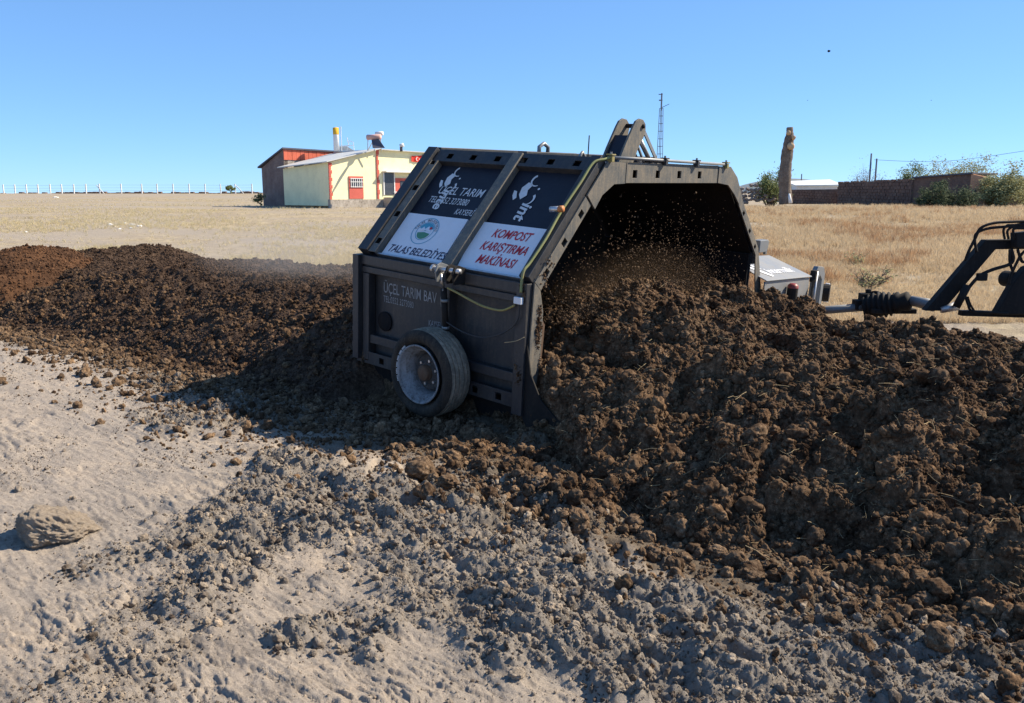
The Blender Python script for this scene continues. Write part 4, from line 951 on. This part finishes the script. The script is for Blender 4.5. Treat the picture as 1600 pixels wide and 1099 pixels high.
xa, xb = along(H0, ex_, 546), along(H0, ex_, 568); z1_, z2_, z3_ = zpx(H0, 275), zpx(H0, 294), zpx(H0, 311)
hb_(xa, xb, -.05, -.01, z3_, z2_, 'window_apron', M['redtrim'])
wdw = hb_(xa, xb, -.06, -.0, z2_, z1_, 'window', M['redtrim'])
hb_(xa+.10, xb-.06, -.07, -.055, z2_+.05, z1_-.12, 'pane', M['glass'], wdw)
for q in range(6):
    x_ = xa+.12+q*(xb-xa-.2)/5.5; hb_(x_, x_+.035, -.10, -.07, z2_+.04, z1_-.12, 'bar', M['whitef'], wdw)
for z_ in (z2_+.06, (z1_+z2_)/2, z1_-.16): hb_(xa+.08, xb-.04, -.11, -.095, z_, z_+.04, 'bar', M['whitef'], wdw)
# porch to the right
xp = along(H0, ex_, 600); xq = along(H0, ex_, 617); xr = along(H0, ex_, 645); zp = zpx(H0, 305); zq = zpx(H0, 268)
dr = hb_(xp, xq, -.06, -.03, zp, zq, 'door', M['glass']); hb_(xp-.05, xp+.03, -.09, -.05, zp, zq, 'door_frame', M['whitef'], dr); hb_(xq-.08, xq, -.09, -.05, zp, zq, 'door_frame', M['whitef'], dr)
hb_(xq+.02, xr+1, -.07, -.03, zp, zq-.35, 'porch_wall', M['redtrim']); hb_(xq+.45, xr, -.09, -.07, zp+.25, zq-.55, 'window', M['glass'])
hb_(xp-.1, xr+1.2, -.5, -.03, zq+.02, zq+.10, 'porch_roof', M['whitef'])
hb_(xp-.1, xr+.4, -1.2, -.1, -.35, zpx(H0, 309), 'porch_step', M['stone_base'])
for q in range(7): hb_(xp+.05+q*.28, xp+.09+q*.28, -1.15, -1.11, zpx(H0, 309), zpx(H0, 301), 'baluster', M['whitef'])
hb_(xp, xp+1.9, -1.16, -1.10, zpx(H0, 301), zpx(H0, 301)+.06, 'railing', M['whitef'])
# flag above the porch
fx = along(H0, ex_, 643); fx2 = along(H0, ex_, 664); z0 = zpx(H0, 248); z1 = zpx(H0, 238)
fg = empty('flag', H0+ex_*fx+Vector((0, 0, 0)), HT, 'red flag with white crescent and star hung on the yellow house wall', 'flag')
V = []; nseg = 10
for k in range(nseg+1):
    for j in (0, 1): V.append((k/nseg*(fx2-fx), -.12+.03*math.sin(k*1.3), z0+(z1-z0)*j-.03*math.sin(k*.6)))
fo = MB().add(V, [(2*k, 2*k+2, 2*k+3, 2*k+1) for k in range(nseg)]).build('cloth', flat_mat('flag_red', (.62, .05, .035), .05), fg, fix=False)
cr = MB(); cc = ((fx2-fx)*.38, (z0+z1)/2-.03); pp = []
for k in range(17):
    a = .5+k/16*(2*PI-1.0); pp.append((cc[0]+.12*math.cos(a), -.17, cc[1]+.12*math.sin(a)))
for k in range(17):
    a = .5+(16-k)/16*(2*PI-1.0); pp.append((cc[0]+.03+.095*math.cos(a), -.17, cc[1]+.095*math.sin(a)))
cr.add(pp, [(k, k+1, 32-k, 33-k) for k in range(16)])
cr.add([(cc[0]+.20+(.06 if k % 2 == 0 else .025)*math.cos(k*PI/5), -.17, cc[1]+(.06 if k % 2 == 0 else .025)*math.sin(k*PI/5)) for k in range(10)], [tuple(range(10))])
cr.build('crescent_and_star', M['whitef'], fo, fix=False)

# barn behind
B0 = W3(447, 325, 58.5); barn = empty('barn', B0, HT, 'dark brick barn with red boarded front and dark lean-to roof behind the yellow house', 'barn')
dB = along(B0, ey_, 412); wB = along(B0, ex_, 580)
zf = zpx(B0, 233); PB = B0+ey_*dB; zbk = zpx(PB, 263); zm = zpx(B0, 250)
MB().prism([(0, -.2), (dB, -.2), (dB, zbk), (0, zf)], lambda y, z, o=0: Vector((o, y, z)), 0, .3).build('wall', M['barnwall'], barn)
hb_(0.02, wB, .0, .3, -.2, zm, 'wall', M['stone_base'], barn); 
nb = 22
for q in range(nb): hb_(.0+wB*q/nb, wB*(q+1)/nb-.02, -.05+.01*(q % 2), -.002, zm, zf-.02-.10*q/nb, 'board', M['redboard'], barn)
sheet([(-.15, -.15, zf), (wB+.1, -.15, zf-.12), (wB+.1, dB+.3, zbk-.1), (-.15, dB+.3, zbk)], .10, 'roof', M['roofdark'], barn)
hb_(along(B0, ex_, 535), along(B0, ex_, 548), -.08, -.055, zf-.55, zf-.28, 'vent', M['roofdark'], barn)
# roof-top things
def on(u, v, Y): return W3(u, v, Y)
t = empty('water_tank', on(526, 236, 60), 0, 'tall white cylinder with yellow top standing on the barn roof', 'tank')
s_px = 60/F
MB().lathe([(0, 0), (0, 5*s_px*.9), (24*s_px, 5*s_px*.9)], (0, 0, 0), (0, 0, 1), 16).build('cylinder', M['whitef'], t, True)
MB().lathe([(24*s_px, 5.2*s_px*.9), (34*s_px, 5.2*s_px*.9), (35*s_px, 0)], (0, 0, 0), (0, 0, 1), 16).build('cap', flat_mat('yellow_cap', (.75, .42, .05)), t, True)
MB().box((.35, 0, 18*s_px), (.05, .05, 36*s_px)).build('pole', M['whitef'], t)
t = empty('solar_heater', on(590, 236, 56), 0, 'solar water heater with pink tank and dark panel on the yellow house roof', 'solar heater'); q = 56/F
MB().tube([(-15*q, 0, 20*q), (6*q, -.3, 20*q)], 4.0*q, 14).build('tank', flat_mat('pink_tank', (.62, .38, .33)), t, True)
MB().tube([(-4*q, 0.6, 26*q), (7*q, .4, 26.5*q)], 3.2*q, 14).build('tank', M['whitef'], t, True)
MB().add([(-8*q, -.2, 16*q), (4*q, -.5, 17*q), (15*q, -1.1, 3*q), (-4*q, -.9, 3*q), (-8*q, -.1, 16*q), (4*q, -.4, 17*q), (15*q, -1.0, 3*q), (-4*q, -.8, 3*q)], [(0, 1, 2, 3), (4, 7, 6, 5), (0, 4, 5, 1), (1, 5, 6, 2), (2, 6, 7, 3), (3, 7, 4, 0)]).build('panel', M['roofdark'], t)
lg = MB(); [lg.bar((a*q, b, 0), (c*q, d, 19*q), .05, .05) for a, b, c, d in ((-15, 0, -14, 0), (-5, .3, -3, .4), (5, .2, 5, 0), (-15, 0, -5, .2))]; lg.build('stand', M['roofgrey'], t)
t = empty('solar_heater', on(540, 236, 61), 0, 'small bare metal solar collector frame on the barn roof right of the tank', 'solar heater'); q = 61/F
MB().add([(-18*q, 0, 6*q), (-8*q, 0, 0), (14*q, 0, 0), (2*q, 0, 7*q)], [(0, 1, 2, 3)]).build('panel', M['roofgrey'], t)
lg = MB(); [lg.bar((a*q, 0, b*q), (c*q, 0, d*q), .04, .04) for a, b, c, d in ((-16, 7, 12, 8), (2, 0, 6, 15), (6, 15, 12, 13), (12, 13, 13, 0), (4, 12, 3, 20))]; lg.build('frame', M['whitef'], t)
t = empty('roof_cowl', on(627, 237, 55), 0, 'small dark flue with round cowl on the roof near the flag', 'flue'); q = 55/F
MB().tube([(0, 0, 0), (0, 0, 9*q)], 2.2*q, 10).build('pipe', M['roofdark'], t, True)
MB().tube([(-2*q, 0, 8*q), (4*q, 0, 10*q)], 2.8*q, 10).build('cowl', M['whitef'], t, True)

# fence posts on the skyline
fpx = [6, 24, 42, 60, 79, 97, 116, 135, 156, 190, 222, 246, 271, 296, 321, 345, 368, 394]
F0 = W3(fpx[0], 303, 168); fence = empty('post_fence', F0, 0, 'line of white concrete posts with thin wires along the left skyline', 'fence'); tops = []
for u in fpx:
    x = W3(u, 303, 168).x; z = gz(x, 168); h_ = 1.9
    MB().box((x-F0.x, 0, z-F0.z+h_/2-.1), (.17, .17, h_+.2)).build('post', M['post'], fence); tops.append((x-F0.x, z-F0.z+h_))
for u in (154, 372):
    x = W3(u, 303, 168).x; z = gz(x, 168)
    MB().bar((x-F0.x-.3, 0, z-F0.z+1.6), (x-F0.x+1.1, 0, z-F0.z), .13, .13).build('brace', M['post'], fence)
for dz in (.25, .8, 1.3): MB().tube([(x, -.1, z-dz) for x, z in tops], .012, 4).build('wire', M['steel_far'], fence)
# low rubble line along the skyline
mb = MB(); x0 = W3(-20, 303, 172).x; x1 = W3(412, 303, 172).x; n = 60
for k in range(n):
    xa_ = x0+(x1-x0)*k/n; xb_ = x0+(x1-x0)*(k+1)/n; h_ = random.uniform(.15, .5); z = gz(xa_, 172)
    mb.box(((xa_+xb_)/2, 172, z+h_/2-.2), (xb_-xa_-.1, .8, h_+.3), Matrix.Rotation(random.uniform(-.05, .05), 3, 'Y'))
tag(mb.build('low_wall', M['brickwall'], None, bevel=.08), 'low broken dark rubble wall along the skyline behind the white posts', 'wall')

# trees and bushes
def leafy(name, base, H_, Wd, m, label, cat, nleaf, leaf, trunk_h=.3, bare=False, seed=1, group=None):
    r_ = random.Random(seed); t = empty(name, base, 0, label, cat, group); tk = MB(); lf = MB(); tips = []
    def br(p, d, l, r, lev):
        q = p+d*l; tk.tube([p, p.lerp(q, .5)+Vector((r_.uniform(-.1, .1),)*3)*l*.4, q], [r, r*.8, r*.55], 5, False)
        if lev == 0: tips.append(q); return
        for k in range(r_.choice((2, 3, 3)) if lev < 3 else 4):
            nd = (d+Vector((r_.uniform(-1, 1)*Wd/H_*1.3, r_.uniform(-1, 1)*Wd/H_*1.3, r_.uniform(-.15, .75)))).normalized(); tips.append(q.lerp(p, r_.random()*.4)); br(q, nd, l*r_.uniform(.6, .85), r*.6, lev-1)
    br(Vector((0, 0, -.1)), Vector((r_.uniform(-.1, .1), 0, 1)).normalized(), H_*trunk_h, H_*.025, 4)
    # normalise crown extents to the wanted size
    mx = max(p.z for p in tips); wx = max(abs(p.x) for p in tips)
    sx, sz = Wd/2/max(wx, .01), H_/mx
    fixp = lambda p: Vector((p[0]*sx, p[1]*sx, p[2]*sz))
    tk.v = [tuple(fixp(v)) for v in tk.v]; tips = [fixp(p) for p in tips]
    tk.build('trunk', M['twig'] if bare else M['bark'], t, fix=False)
    for k in range(nleaf):
        c_ = r_.choice(tips)+Vector((r_.gauss(0, 1), r_.gauss(0, 1), r_.gauss(0, .8)))*(H_*.055)
        if c_.z < .05: c_.z = r_.uniform(.05, .4)
        a = Vector((r_.gauss(0, 1), r_.gauss(0, 1), r_.gauss(0, 1))).normalized(); b = a.orthogonal().normalized(); l = leaf*r_.uniform(.6, 1.3)
        lf.add([c_-a*l, c_+b*l*.5, c_+a*l, c_-b*l*.5], [(0, 1, 2, 3)])
    lo = lf.build('crown', m, t, fix=False); return t
for k in ('leaf_dark', 'leaf_mid', 'leaf_pale'): translucent(M[k], .35)
def mass(name, base, H_, Wd, D_, m, label, cat, nclump, nleaf, leaf, seed, lo=.0, m2=None):
    r_ = random.Random(seed); t = empty(name, base, 0, label, cat); lf = MB(); st = MB(); cl = []
    for k in range(nclump):
        while True:
            p = Vector((r_.uniform(-1, 1), r_.uniform(-1, 1), r_.uniform(0, 1)))
            if p.x**2+p.y**2 < 1-(max(0, p.z-.35)/.65)**2*.8: break
        z = lo+(1-lo)*p.z; top = H_*(.72+.28*math.sin(p.x*5+seed)*.5+.28*r_.random())
        c_ = Vector((p.x*Wd/2, p.y*D_/2, z*top)); cl.append((c_, H_*r_.uniform(.06, .14)))
        q = Vector((c_.x*.25+r_.uniform(-.1, .1), c_.y*.25, 0)); st.tube([q, q.lerp(c_, .55)+Vector((r_.uniform(-.1, .1), 0, .1)), c_], [.035, .022, .008], 4, False)
    for k in range(nleaf):
        cc, rad = r_.choice(cl); c_ = cc+Vector((r_.gauss(0, 1), r_.gauss(0, 1), r_.gauss(0, .8)))*rad
        if c_.z < .03: c_.z = r_.uniform(.03, .3)
        a = Vector((r_.gauss(0, 1), r_.gauss(0, 1), r_.gauss(0, 1))).normalized(); b = a.orthogonal().normalized(); l = leaf*r_.uniform(.6, 1.3)
        lf.add([c_-a*l, c_+b*l*.5, c_+a*l, c_-b*l*.5], [(0, 1, 2, 3)])
    st.build('trunk', M['twig'], t, fix=False); lf.build('crown', m, t, fix=False); return t
def base_at(u, v, Y):
    x = W3(u, v, Y).x; return Vector((x, Y, gz(x, Y)))
def px_h(base, v): return W3(0, v, base.y).z-base.z
b = base_at(1478, 330, 53.5); mass('bush', b, px_h(b, 286), 3.9, 2.4, M['leaf_dark'], 'broad dark green bush in front of the brick wall', 'bush', 80, 8500, .075, 3)
b = base_at(1497, 322, 66); mass('tree', b, px_h(b, 244), 5.8, 3.5, M['leaf_pale'], 'sparse grey green tree with thin twigs rising behind the dark green bush', 'tree', 70, 6000, .075, 5, .4)
b = base_at(1425, 315, 72); mass('tree', b, px_h(b, 262), 3.4, 2.5, M['leaf_mid'], 'small green tree behind the middle of the brick wall', 'tree', 40, 4500, .085, 8, .45)
b = base_at(1352, 315, 74); mass('tree', b, px_h(b, 258), 2.8, 2, M['twig'], 'leafless twiggy shrub behind the left end of the brick wall', 'shrub', 110, 1400, .05, 9, .4)
b = base_at(1566, 334, 55); mass('tree', b, px_h(b, 265), 3.2, 2.6, M['leaf_pale'], 'yellow green tree with several thin stems at the right edge', 'tree', 60, 9000, .08, 12, .22)
b = base_at(1622, 334, 57); mass('tree', b, px_h(b, 262), 3.4, 2.6, M['leaf_pale'], 'yellow green tree cut by the right edge of the frame', 'tree', 54, 7500, .08, 14, .25)
b = base_at(1541, 332, 56); mass('bush', b, px_h(b, 276), 1.5, 1.4, M['leaf_mid'], 'small green bush between the orange brick end wall and the yellow green tree', 'bush', 24, 1600, .07, 15, .1)
b = base_at(1205, 310, 60); mass('bush', b, px_h(b, 268), 1.9, 1.6, M['leaf_mid'], 'leafy green bush just left of the bare cut trunk', 'bush', 40, 3400, .085, 17, .25)
b = base_at(360, 303, 160); leafy('bush', b, 1.5, 2.0, M['leaf_mid'], 'small green bush on the skyline by the white posts', 'bush', 500, .2, .2, seed=19)
b = base_at(408, 322, 58); leafy('bush', b, .9, 1.1, M['leaf_mid'], 'small yellowish bush at the left corner of the barn', 'bush', 300, .07, .2, seed=21)
for k, (u, v, Y, h_, lb) in enumerate(((1363, 441, 15.6, .45, 'low green weed on bare soil above the drive shaft'), (1345, 404, 19.5, .35, 'low grey green weed in the grass above the first weed'),)):
    b = base_at(u, v, Y); leafy('weed', b, h_, .8, M['leaf_pale'], lb, 'weed', 260, .03, .2, seed=30+k)

# the cut trunk
tb_ = base_at(1229, 317, 58); tt = empty('dead_trunk', tb_, 0, 'tall bare cut tree trunk without branches standing near the rubble wall', 'tree trunk')
mb = MB(); pts = [(1228, 319, 10), (1227, 300, 9.5), (1226, 280, 9.5), (1228, 258, 9), (1230, 240, 8.5), (1232, 225, 8), (1234, 212, 6), (1234, 204, 5), (1234, 199, 4.5)]
P = [W3(u, v, 58)-tb_ for u, v, w_ in pts]; P = spline([Vector(p) for p in P], 4); rr = np.interp(np.linspace(0, 1, len(P)), np.linspace(0, 1, len(pts)), [w_*58/F for _, _, w_ in pts])
mb.tube(P, [float(r*(1+.05*math.sin(i*.9)+.04*math.sin(i*2.3))) for i, r in enumerate(rr)], 12); mb.build('bark', M['bark'], tt, True)
for (u, v, du, dv, r) in ((1236, 229, -3, -4, 5.5), (1240, 216, 3, -6, 3.0), (1232, 208, 1, -3, 3.6)):
    p = W3(u, v, 57.7)-tb_; q = W3(u+du*.2, v+dv*.2, 57.35)-tb_; MB().tube([p, q], [r*58/F, r*57/F*.95], 10).build('cut_limb', M['cutwood'], tt, True)
MB().tube([W3(1235, 318, 57.5)-tb_, W3(1233, 303, 57.6)-tb_], [.13, .08], 8).build('pale_root', M['whitef'], tt, True)

# rubble wall left of the trunk, stone by stone
rw0 = base_at(1150, 318, 59.5); rw = empty('rubble_wall', rw0, 0, 'low tumbled stone wall left of the cut trunk', 'wall')
M['rub'] = rough_mat('rubble', [(.3, (.14, .10, .085)), (.5, (.28, .22, .18)), (.7, (.42, .36, .3))], 2, 12, .6, .04)
stone = [clod_mesh(1500+k, 2, .75, .08, 6, 8) for k in range(4)]
for me in stone: me.materials.append(M['rub'])
for row in range(5):
    for k in range(20 - row*2):
        u = 1140+row*3.5+k*(4.4+.1*row)+random.uniform(-1.2, 1.2); v = 316-row*5.2-(4 if u > 1170 else 0)+random.uniform(-1.5, 1.5)
        if row == 4 and random.random() < .4: continue
        p = W3(u, v, 59.5+random.uniform(-.15, .15)+row*.06); o = bpy.data.objects.new('stone', stone[(k+row) % 4]); C.objects.link(o); o.parent = rw; o.location = p-rw0
        o.rotation_euler = [random.uniform(-.4, .4) for _ in range(3)]; o.scale = [random.uniform(.15, .26) for _ in range(3)]
# right-hand buildings
def wall_run(name, pts, Y0, Y1, thick, m, label, cat, parts=None):
    (u0, vb0, vt0), (u1, vb1, vt1) = pts; a = W3(u0, vb0, Y0); b_ = W3(u1, vb1, Y1); r_ = empty(name, a, 0, label, cat)
    d = b_-a; L_ = math.hypot(d.x, d.y); an = math.atan2(d.y, d.x); r_.rotation_euler = (0, 0, an)
    z0 = W3(u0, vt0, Y0).z-a.z; z1 = W3(u1, vt1, Y1).z-a.z; zb1 = d.z
    return r_, L_, z0, z1, zb1
r_, L_, z0, z1, zb1 = wall_run('brick_wall', [(1309, 318, 284), (1424, 327, 279)], 66, 60, .3, None, 'long dark mud brick wall with uneven top at right', 'wall')
course = 9
MB().prism([(0, -.3), (L_, zb1-.3), (L_, z1-.08), (0, z0-.08)], LX, -.08, .10).build('mortar_core', M['brickwall'], r_)
for c in range(course):
    n = 22
    for k in range(n):
        t0, t1 = k/n, (k+1)/n; off = (.5/n if c % 2 else 0); tm = (t0+t1)/2
        lo_ = zb1*tm-.15; hi_ = z0+(z1-z0)*tm; hh_ = (hi_-lo_)/course
        xx0 = L_*min(1, t0+off); xx1 = L_*min(1, t1+off)-.03
        if xx1-xx0 < .05: continue
        if c == course-1 and random.random() < .3: continue
        MB().box(((xx0+xx1)/2, random.uniform(-.03, .03), lo_+hh_*(c+.5)), (xx1-xx0, .3, hh_-.03)).build('brick', M['brickwall'], r_, fix=False)
r_['label'] = 'long dark mud brick wall with uneven top at right, left of the green bush'
r_, L_, z0, z1, zb1 = wall_run('outbuilding', [(1424, 328, 279), (1513, 331, 272)], 60, 57, .3, None, 'mud brick outbuilding with orange brick end wall behind the green bush', 'outbuilding')
MB().prism([(0, -.2), (L_, zb1-.2), (L_, z1), (0, z0)], LX, 0, .3).build('wall', M['brickwall'], r_)
MB().prism([(-.1, z0), (L_+.1, z1), (L_+.1, z1+.1), (-.1, z0+.1)], LX, -.2, 4).build('roof', M['roofdark'], r_)
e0 = Vector((L_, 0, 0))
ew = MB().prism([(0, zb1-.3), (1.6, zb1-.3), (1.6, z1-.25), (0, z1)], lambda a, b, o=0: Vector((L_-.02+a*.75, -.1-.25*a+o, b)), 0, .3).build('end_wall', M['brickor'], r_)
MB().box((L_+.35, -.28, zb1+1.25), (.22, .06, .4)).build('window', M['roofdark'], r_)
r_, L_, z0, z1, zb1 = wall_run('brick_wall', [(1225, 314, 296), (1309, 318, 295)], 68, 67, .3, None, 'low dark brick wall in front of the white building', 'wall')
MB().prism([(0, -.3), (L_, zb1-.3), (L_, z1-.04), (0, z0-.04)], LX, -.08, .10).build('mortar_core', M['brickwall'], r_)
for c in range(5):
    for k in range(16):
        off = .5 if c % 2 else 0; xx0 = L_*(k+off)/16; xx1 = min(L_, L_*(k+1+off)/16)-.03; lo_ = -.15; hh_ = (z0-lo_)/5
        if xx1-xx0 < .05: continue
        MB().box(((xx0+xx1)/2, random.uniform(-.02, .02), lo_+hh_*(c+.5)+zb1*xx0/L_), (xx1-xx0, .3, hh_-.03)).build('brick', M['brickwall'], r_, fix=False)
a = W3(1244, 300, 78); wb = empty('white_building', a, 0, 'long low white sheet-roofed building beyond the brick walls', 'building')
x1_ = W3(1311, 300, 78).x-a.x; zt_ = W3(1244, 284, 78).z-a.z; zt2 = W3(1311, 281, 78).z-a.z; zm_ = W3(0, 291, 78).z-a.z
MB().prism([(0, -1.5), (x1_, -1.5), (x1_, zm_), (0, zm_)], LX, 0, 4).build('wall', M['whitef'], wb)
MB().add([(-.2, -.3, zm_), (x1_+.2, -.3, zm_+.05), (x1_+.2, 3, zt2), (-.2, 3, zt_), (-.2, -.3, zm_+.08), (x1_+.2, -.3, zm_+.13), (x1_+.2, 3, zt2+.08), (-.2, 3, zt_+.08)], [(3, 2, 1, 0), (4, 5, 6, 7), (0, 1, 5, 4), (1, 2, 6, 5), (2, 3, 7, 6), (3, 0, 4, 7)]).build('roof', flat_mat('pale_roof', (.62, .65, .66)), wb)
# low brick wall at the right edge
r_, L_, z0, z1, zb1 = wall_run('brick_wall', [(1533, 333, 305), (1640, 338, 314)], 62, 58, .3, None, 'low brick wall behind the yellow green trees at the right edge', 'wall')
MB().prism([(0, -.3), (L_, zb1-.3), (L_, z1), (0, z0)], LX, 0, .3).build('masonry', M['brickwall'], r_)
# far blue-grey hill
mb = MB(); xs = np.linspace(W3(1140, 300, 900).x, W3(1330, 300, 900).x, 30); V = []
for k, x in enumerate(xs):
    hgt = 9+7*math.sin(k/29*PI)**.7; V += [(x, 900, -14), (x, 905, HC+max(0, hgt)*math.sin(k/29*PI)**.3), (x, 980, -14)]
hl = mb.add(V, [(3*k, 3*k+3, 3*k+4, 3*k+1) for k in range(29)]+[(3*k+1, 3*k+4, 3*k+5, 3*k+2) for k in range(29)]).build('hills', flat_mat('far_hill', (.22, .25, .27), .1, .01), None, True, fix=False); hl['kind'] = 'structure'

# lattice pylon and poles
def pylon(u, vb, vt, Y, w0, w1, label):
    x = W3(u, vb, Y).x; z = gz(x, Y); H_ = W3(u, vt, Y).z-z; t = empty('lattice_pylon', (x, Y, z), 0, label, 'pylon')
    n = 12
    def cor(k, i):
        f_ = k/n; w_ = w0+(w1-w0)*f_; a = (i*PI/2+PI/4+.35); return Vector((w_*math.cos(a), w_*math.sin(a), H_*.86*f_))
    for i in range(4): MB().bar(cor(0, i), cor(n, i), .055, .055).build('leg', M['steel_far'], t, fix=False)
    mb = MB()
    for k in range(1, n+1):
        for i in range(4): mb.bar(cor(k, i), cor(k, (i+1) % 4), .04, .04)
    mb.build('lattice', M['steel_far'], t, fix=False)
    MB().tube([(0, 0, H_*.84), (0, 0, H_)], .09, 6).build('mast_top', M['steel_far'], t)
    MB().bar((0, 0, H_*.865), (.85, 0, H_*.9), .06, .06).bar((-.35, 0, H_*.99), (.1, 0, H_*.99), .08, .08).bar((-.3, 0, H_*.935), (.1, 0, H_*.935), .07, .12).build('crossarm', M['steel_far'], t, fix=False)
    return t
pylon(1029, 305, 146, 95, .42, .2, 'tall lattice steel pylon rising behind the front of the machine')
for u, vt, Y, r, lb in ((1357, 240, 90, .09, 'taller of two thin grey poles behind the brick wall'), (1366, 248, 90, .09, 'shorter of two thin grey poles behind the brick wall'), (1251, 272, 90, .06, 'thin short pole right of the cut trunk')):
    x = W3(u, 300, Y).x; z = gz(x, Y); H_ = W3(u, vt, Y).z-z
    o = MB().tube([(0, 0, 0), (0, 0, H_)], [r*1.2, r], 8).build('pole', M['steel_far'], None, True); o.location = (x, Y, z)
    tag(o, lb, 'pole')
w_ = MB(); pp = [W3(1020, 150, 94), W3(1250, 200, 92)]
cab = spline([W3(1366, 250, 90), W3(1480, 252, 85), W3(1640, 230, 78)], 8)
tag(MB().tube(cab, .018, 4).build('power_line', M['steel_far'], None), 'thin power line crossing the sky at upper right', 'cable')

# stones and rubbish in the left field
for k, (u, v, s_, lb) in enumerate(((172, 352, .22, 'pale stone'), (180, 355, .18, 'pale stone'), (196, 350, .24, 'pale stone'), (208, 352, .26, 'pale stone'), (218, 354, .2, 'pale stone'), (186, 358, .15, 'pale stone'), (204, 357, .15, 'pale stone'), (87, 309, .6, 'pale stone'), (41, 363, .12, 'pale stone'))):
    Y = 30
    for it in range(12):
        x = W3(u, v, Y).x; Y = Y*(1+ (W3(u, v, Y).z-gz(x, Y))/1.8*.6); Y = min(max(Y, 15), 150)
    o = bpy.data.objects.new('stone', BIGG[k % 6].copy()); o.data.materials.clear(); o.data.materials.append(M['post']); C.objects.link(o); o.location = (W3(u, v, Y).x, Y, gz(W3(u, v, Y).x, Y)); o.scale = (s_*.55, s_*.4, s_*.32); o.rotation_euler = (0, 0, k)
    if k < 7: tag(o, 'pale stone in the scattered white pile on the left meadow', 'stone', 'white stones on the left meadow')
    else: tag(o, 'lone white stone near the skyline at far left' if k == 7 else 'lone small white stone low on the meadow at far left', 'stone')
dm = bpy.data.materials.new('dust'); dm.use_nodes = True; nt = dm.node_tree; nt.nodes.clear()
out = nt.nodes.new('ShaderNodeOutputMaterial'); pv = nt.nodes.new('ShaderNodeVolumePrincipled'); pv.inputs['Color'].default_value = (.80, .74, .68, 1); pv.inputs['Anisotropy'].default_value = .3
tc = nt.nodes.new('ShaderNodeTexCoord'); ln = nt.nodes.new('ShaderNodeVectorMath'); ln.operation = 'LENGTH'; nt.links.new(tc.outputs['Object'], ln.inputs[0])
nz = noise(nt, 1.3, 3, .5, tc.outputs['Object'])
m1 = nt.nodes.new('ShaderNodeMapRange'); m1.inputs[1].default_value = 1; m1.inputs[2].default_value = .1; m1.inputs[3].default_value = 0; m1.inputs[4].default_value = .42; nt.links.new(ln.outputs['Value'], m1.inputs[0])
m2_ = nt.nodes.new('ShaderNodeMath'); m2_.operation = 'MULTIPLY'; nt.links.new(m1.outputs[0], m2_.inputs[0]); nt.links.new(nz, m2_.inputs[1])
nt.links.new(m2_.outputs[0], pv.inputs['Density']); nt.links.new(pv.outputs[0], out.inputs['Volume'])
du = MB().lathe([(-1, 0), (-.8, .6), (-.4, .92), (0, 1), (.4, .92), (.8, .6), (1, 0)], (0, 0, 0), (0, 0, 1), 20).build('dust_cloud', dm, None)
du.location = (-2.6, 10.4, 1.05); du.scale = (2.6, 1.0, .55); du.rotation_euler = (0, 0, YAW)
tag(du, 'thin pale dust hanging over the turned windrow behind the machine', 'dust', None, 'stuff')
dm2 = dm.copy(); dm2.name = 'brown_dust'; dm2.node_tree.nodes['Principled Volume'].inputs['Color'].default_value = (.42, .30, .20, 1)
for n in dm2.node_tree.nodes:
    if n.type == 'MAP_RANGE': n.inputs[4].default_value = .38
d2 = bpy.data.objects.new('dust_cloud', du.data.copy()); C.objects.link(d2); d2.data.materials.clear(); d2.data.materials.append(dm2)
d2.location = Mw @ Vector((-.25, -.1, 1.02)); d2.scale = (.55, 1.35, .42); d2.rotation_euler = (0, 0, YAW)
tag(d2, 'brown dust hanging over the compost in the mouth of the machine', 'dust', None, 'stuff')
print('done', len(bpy.data.objects))
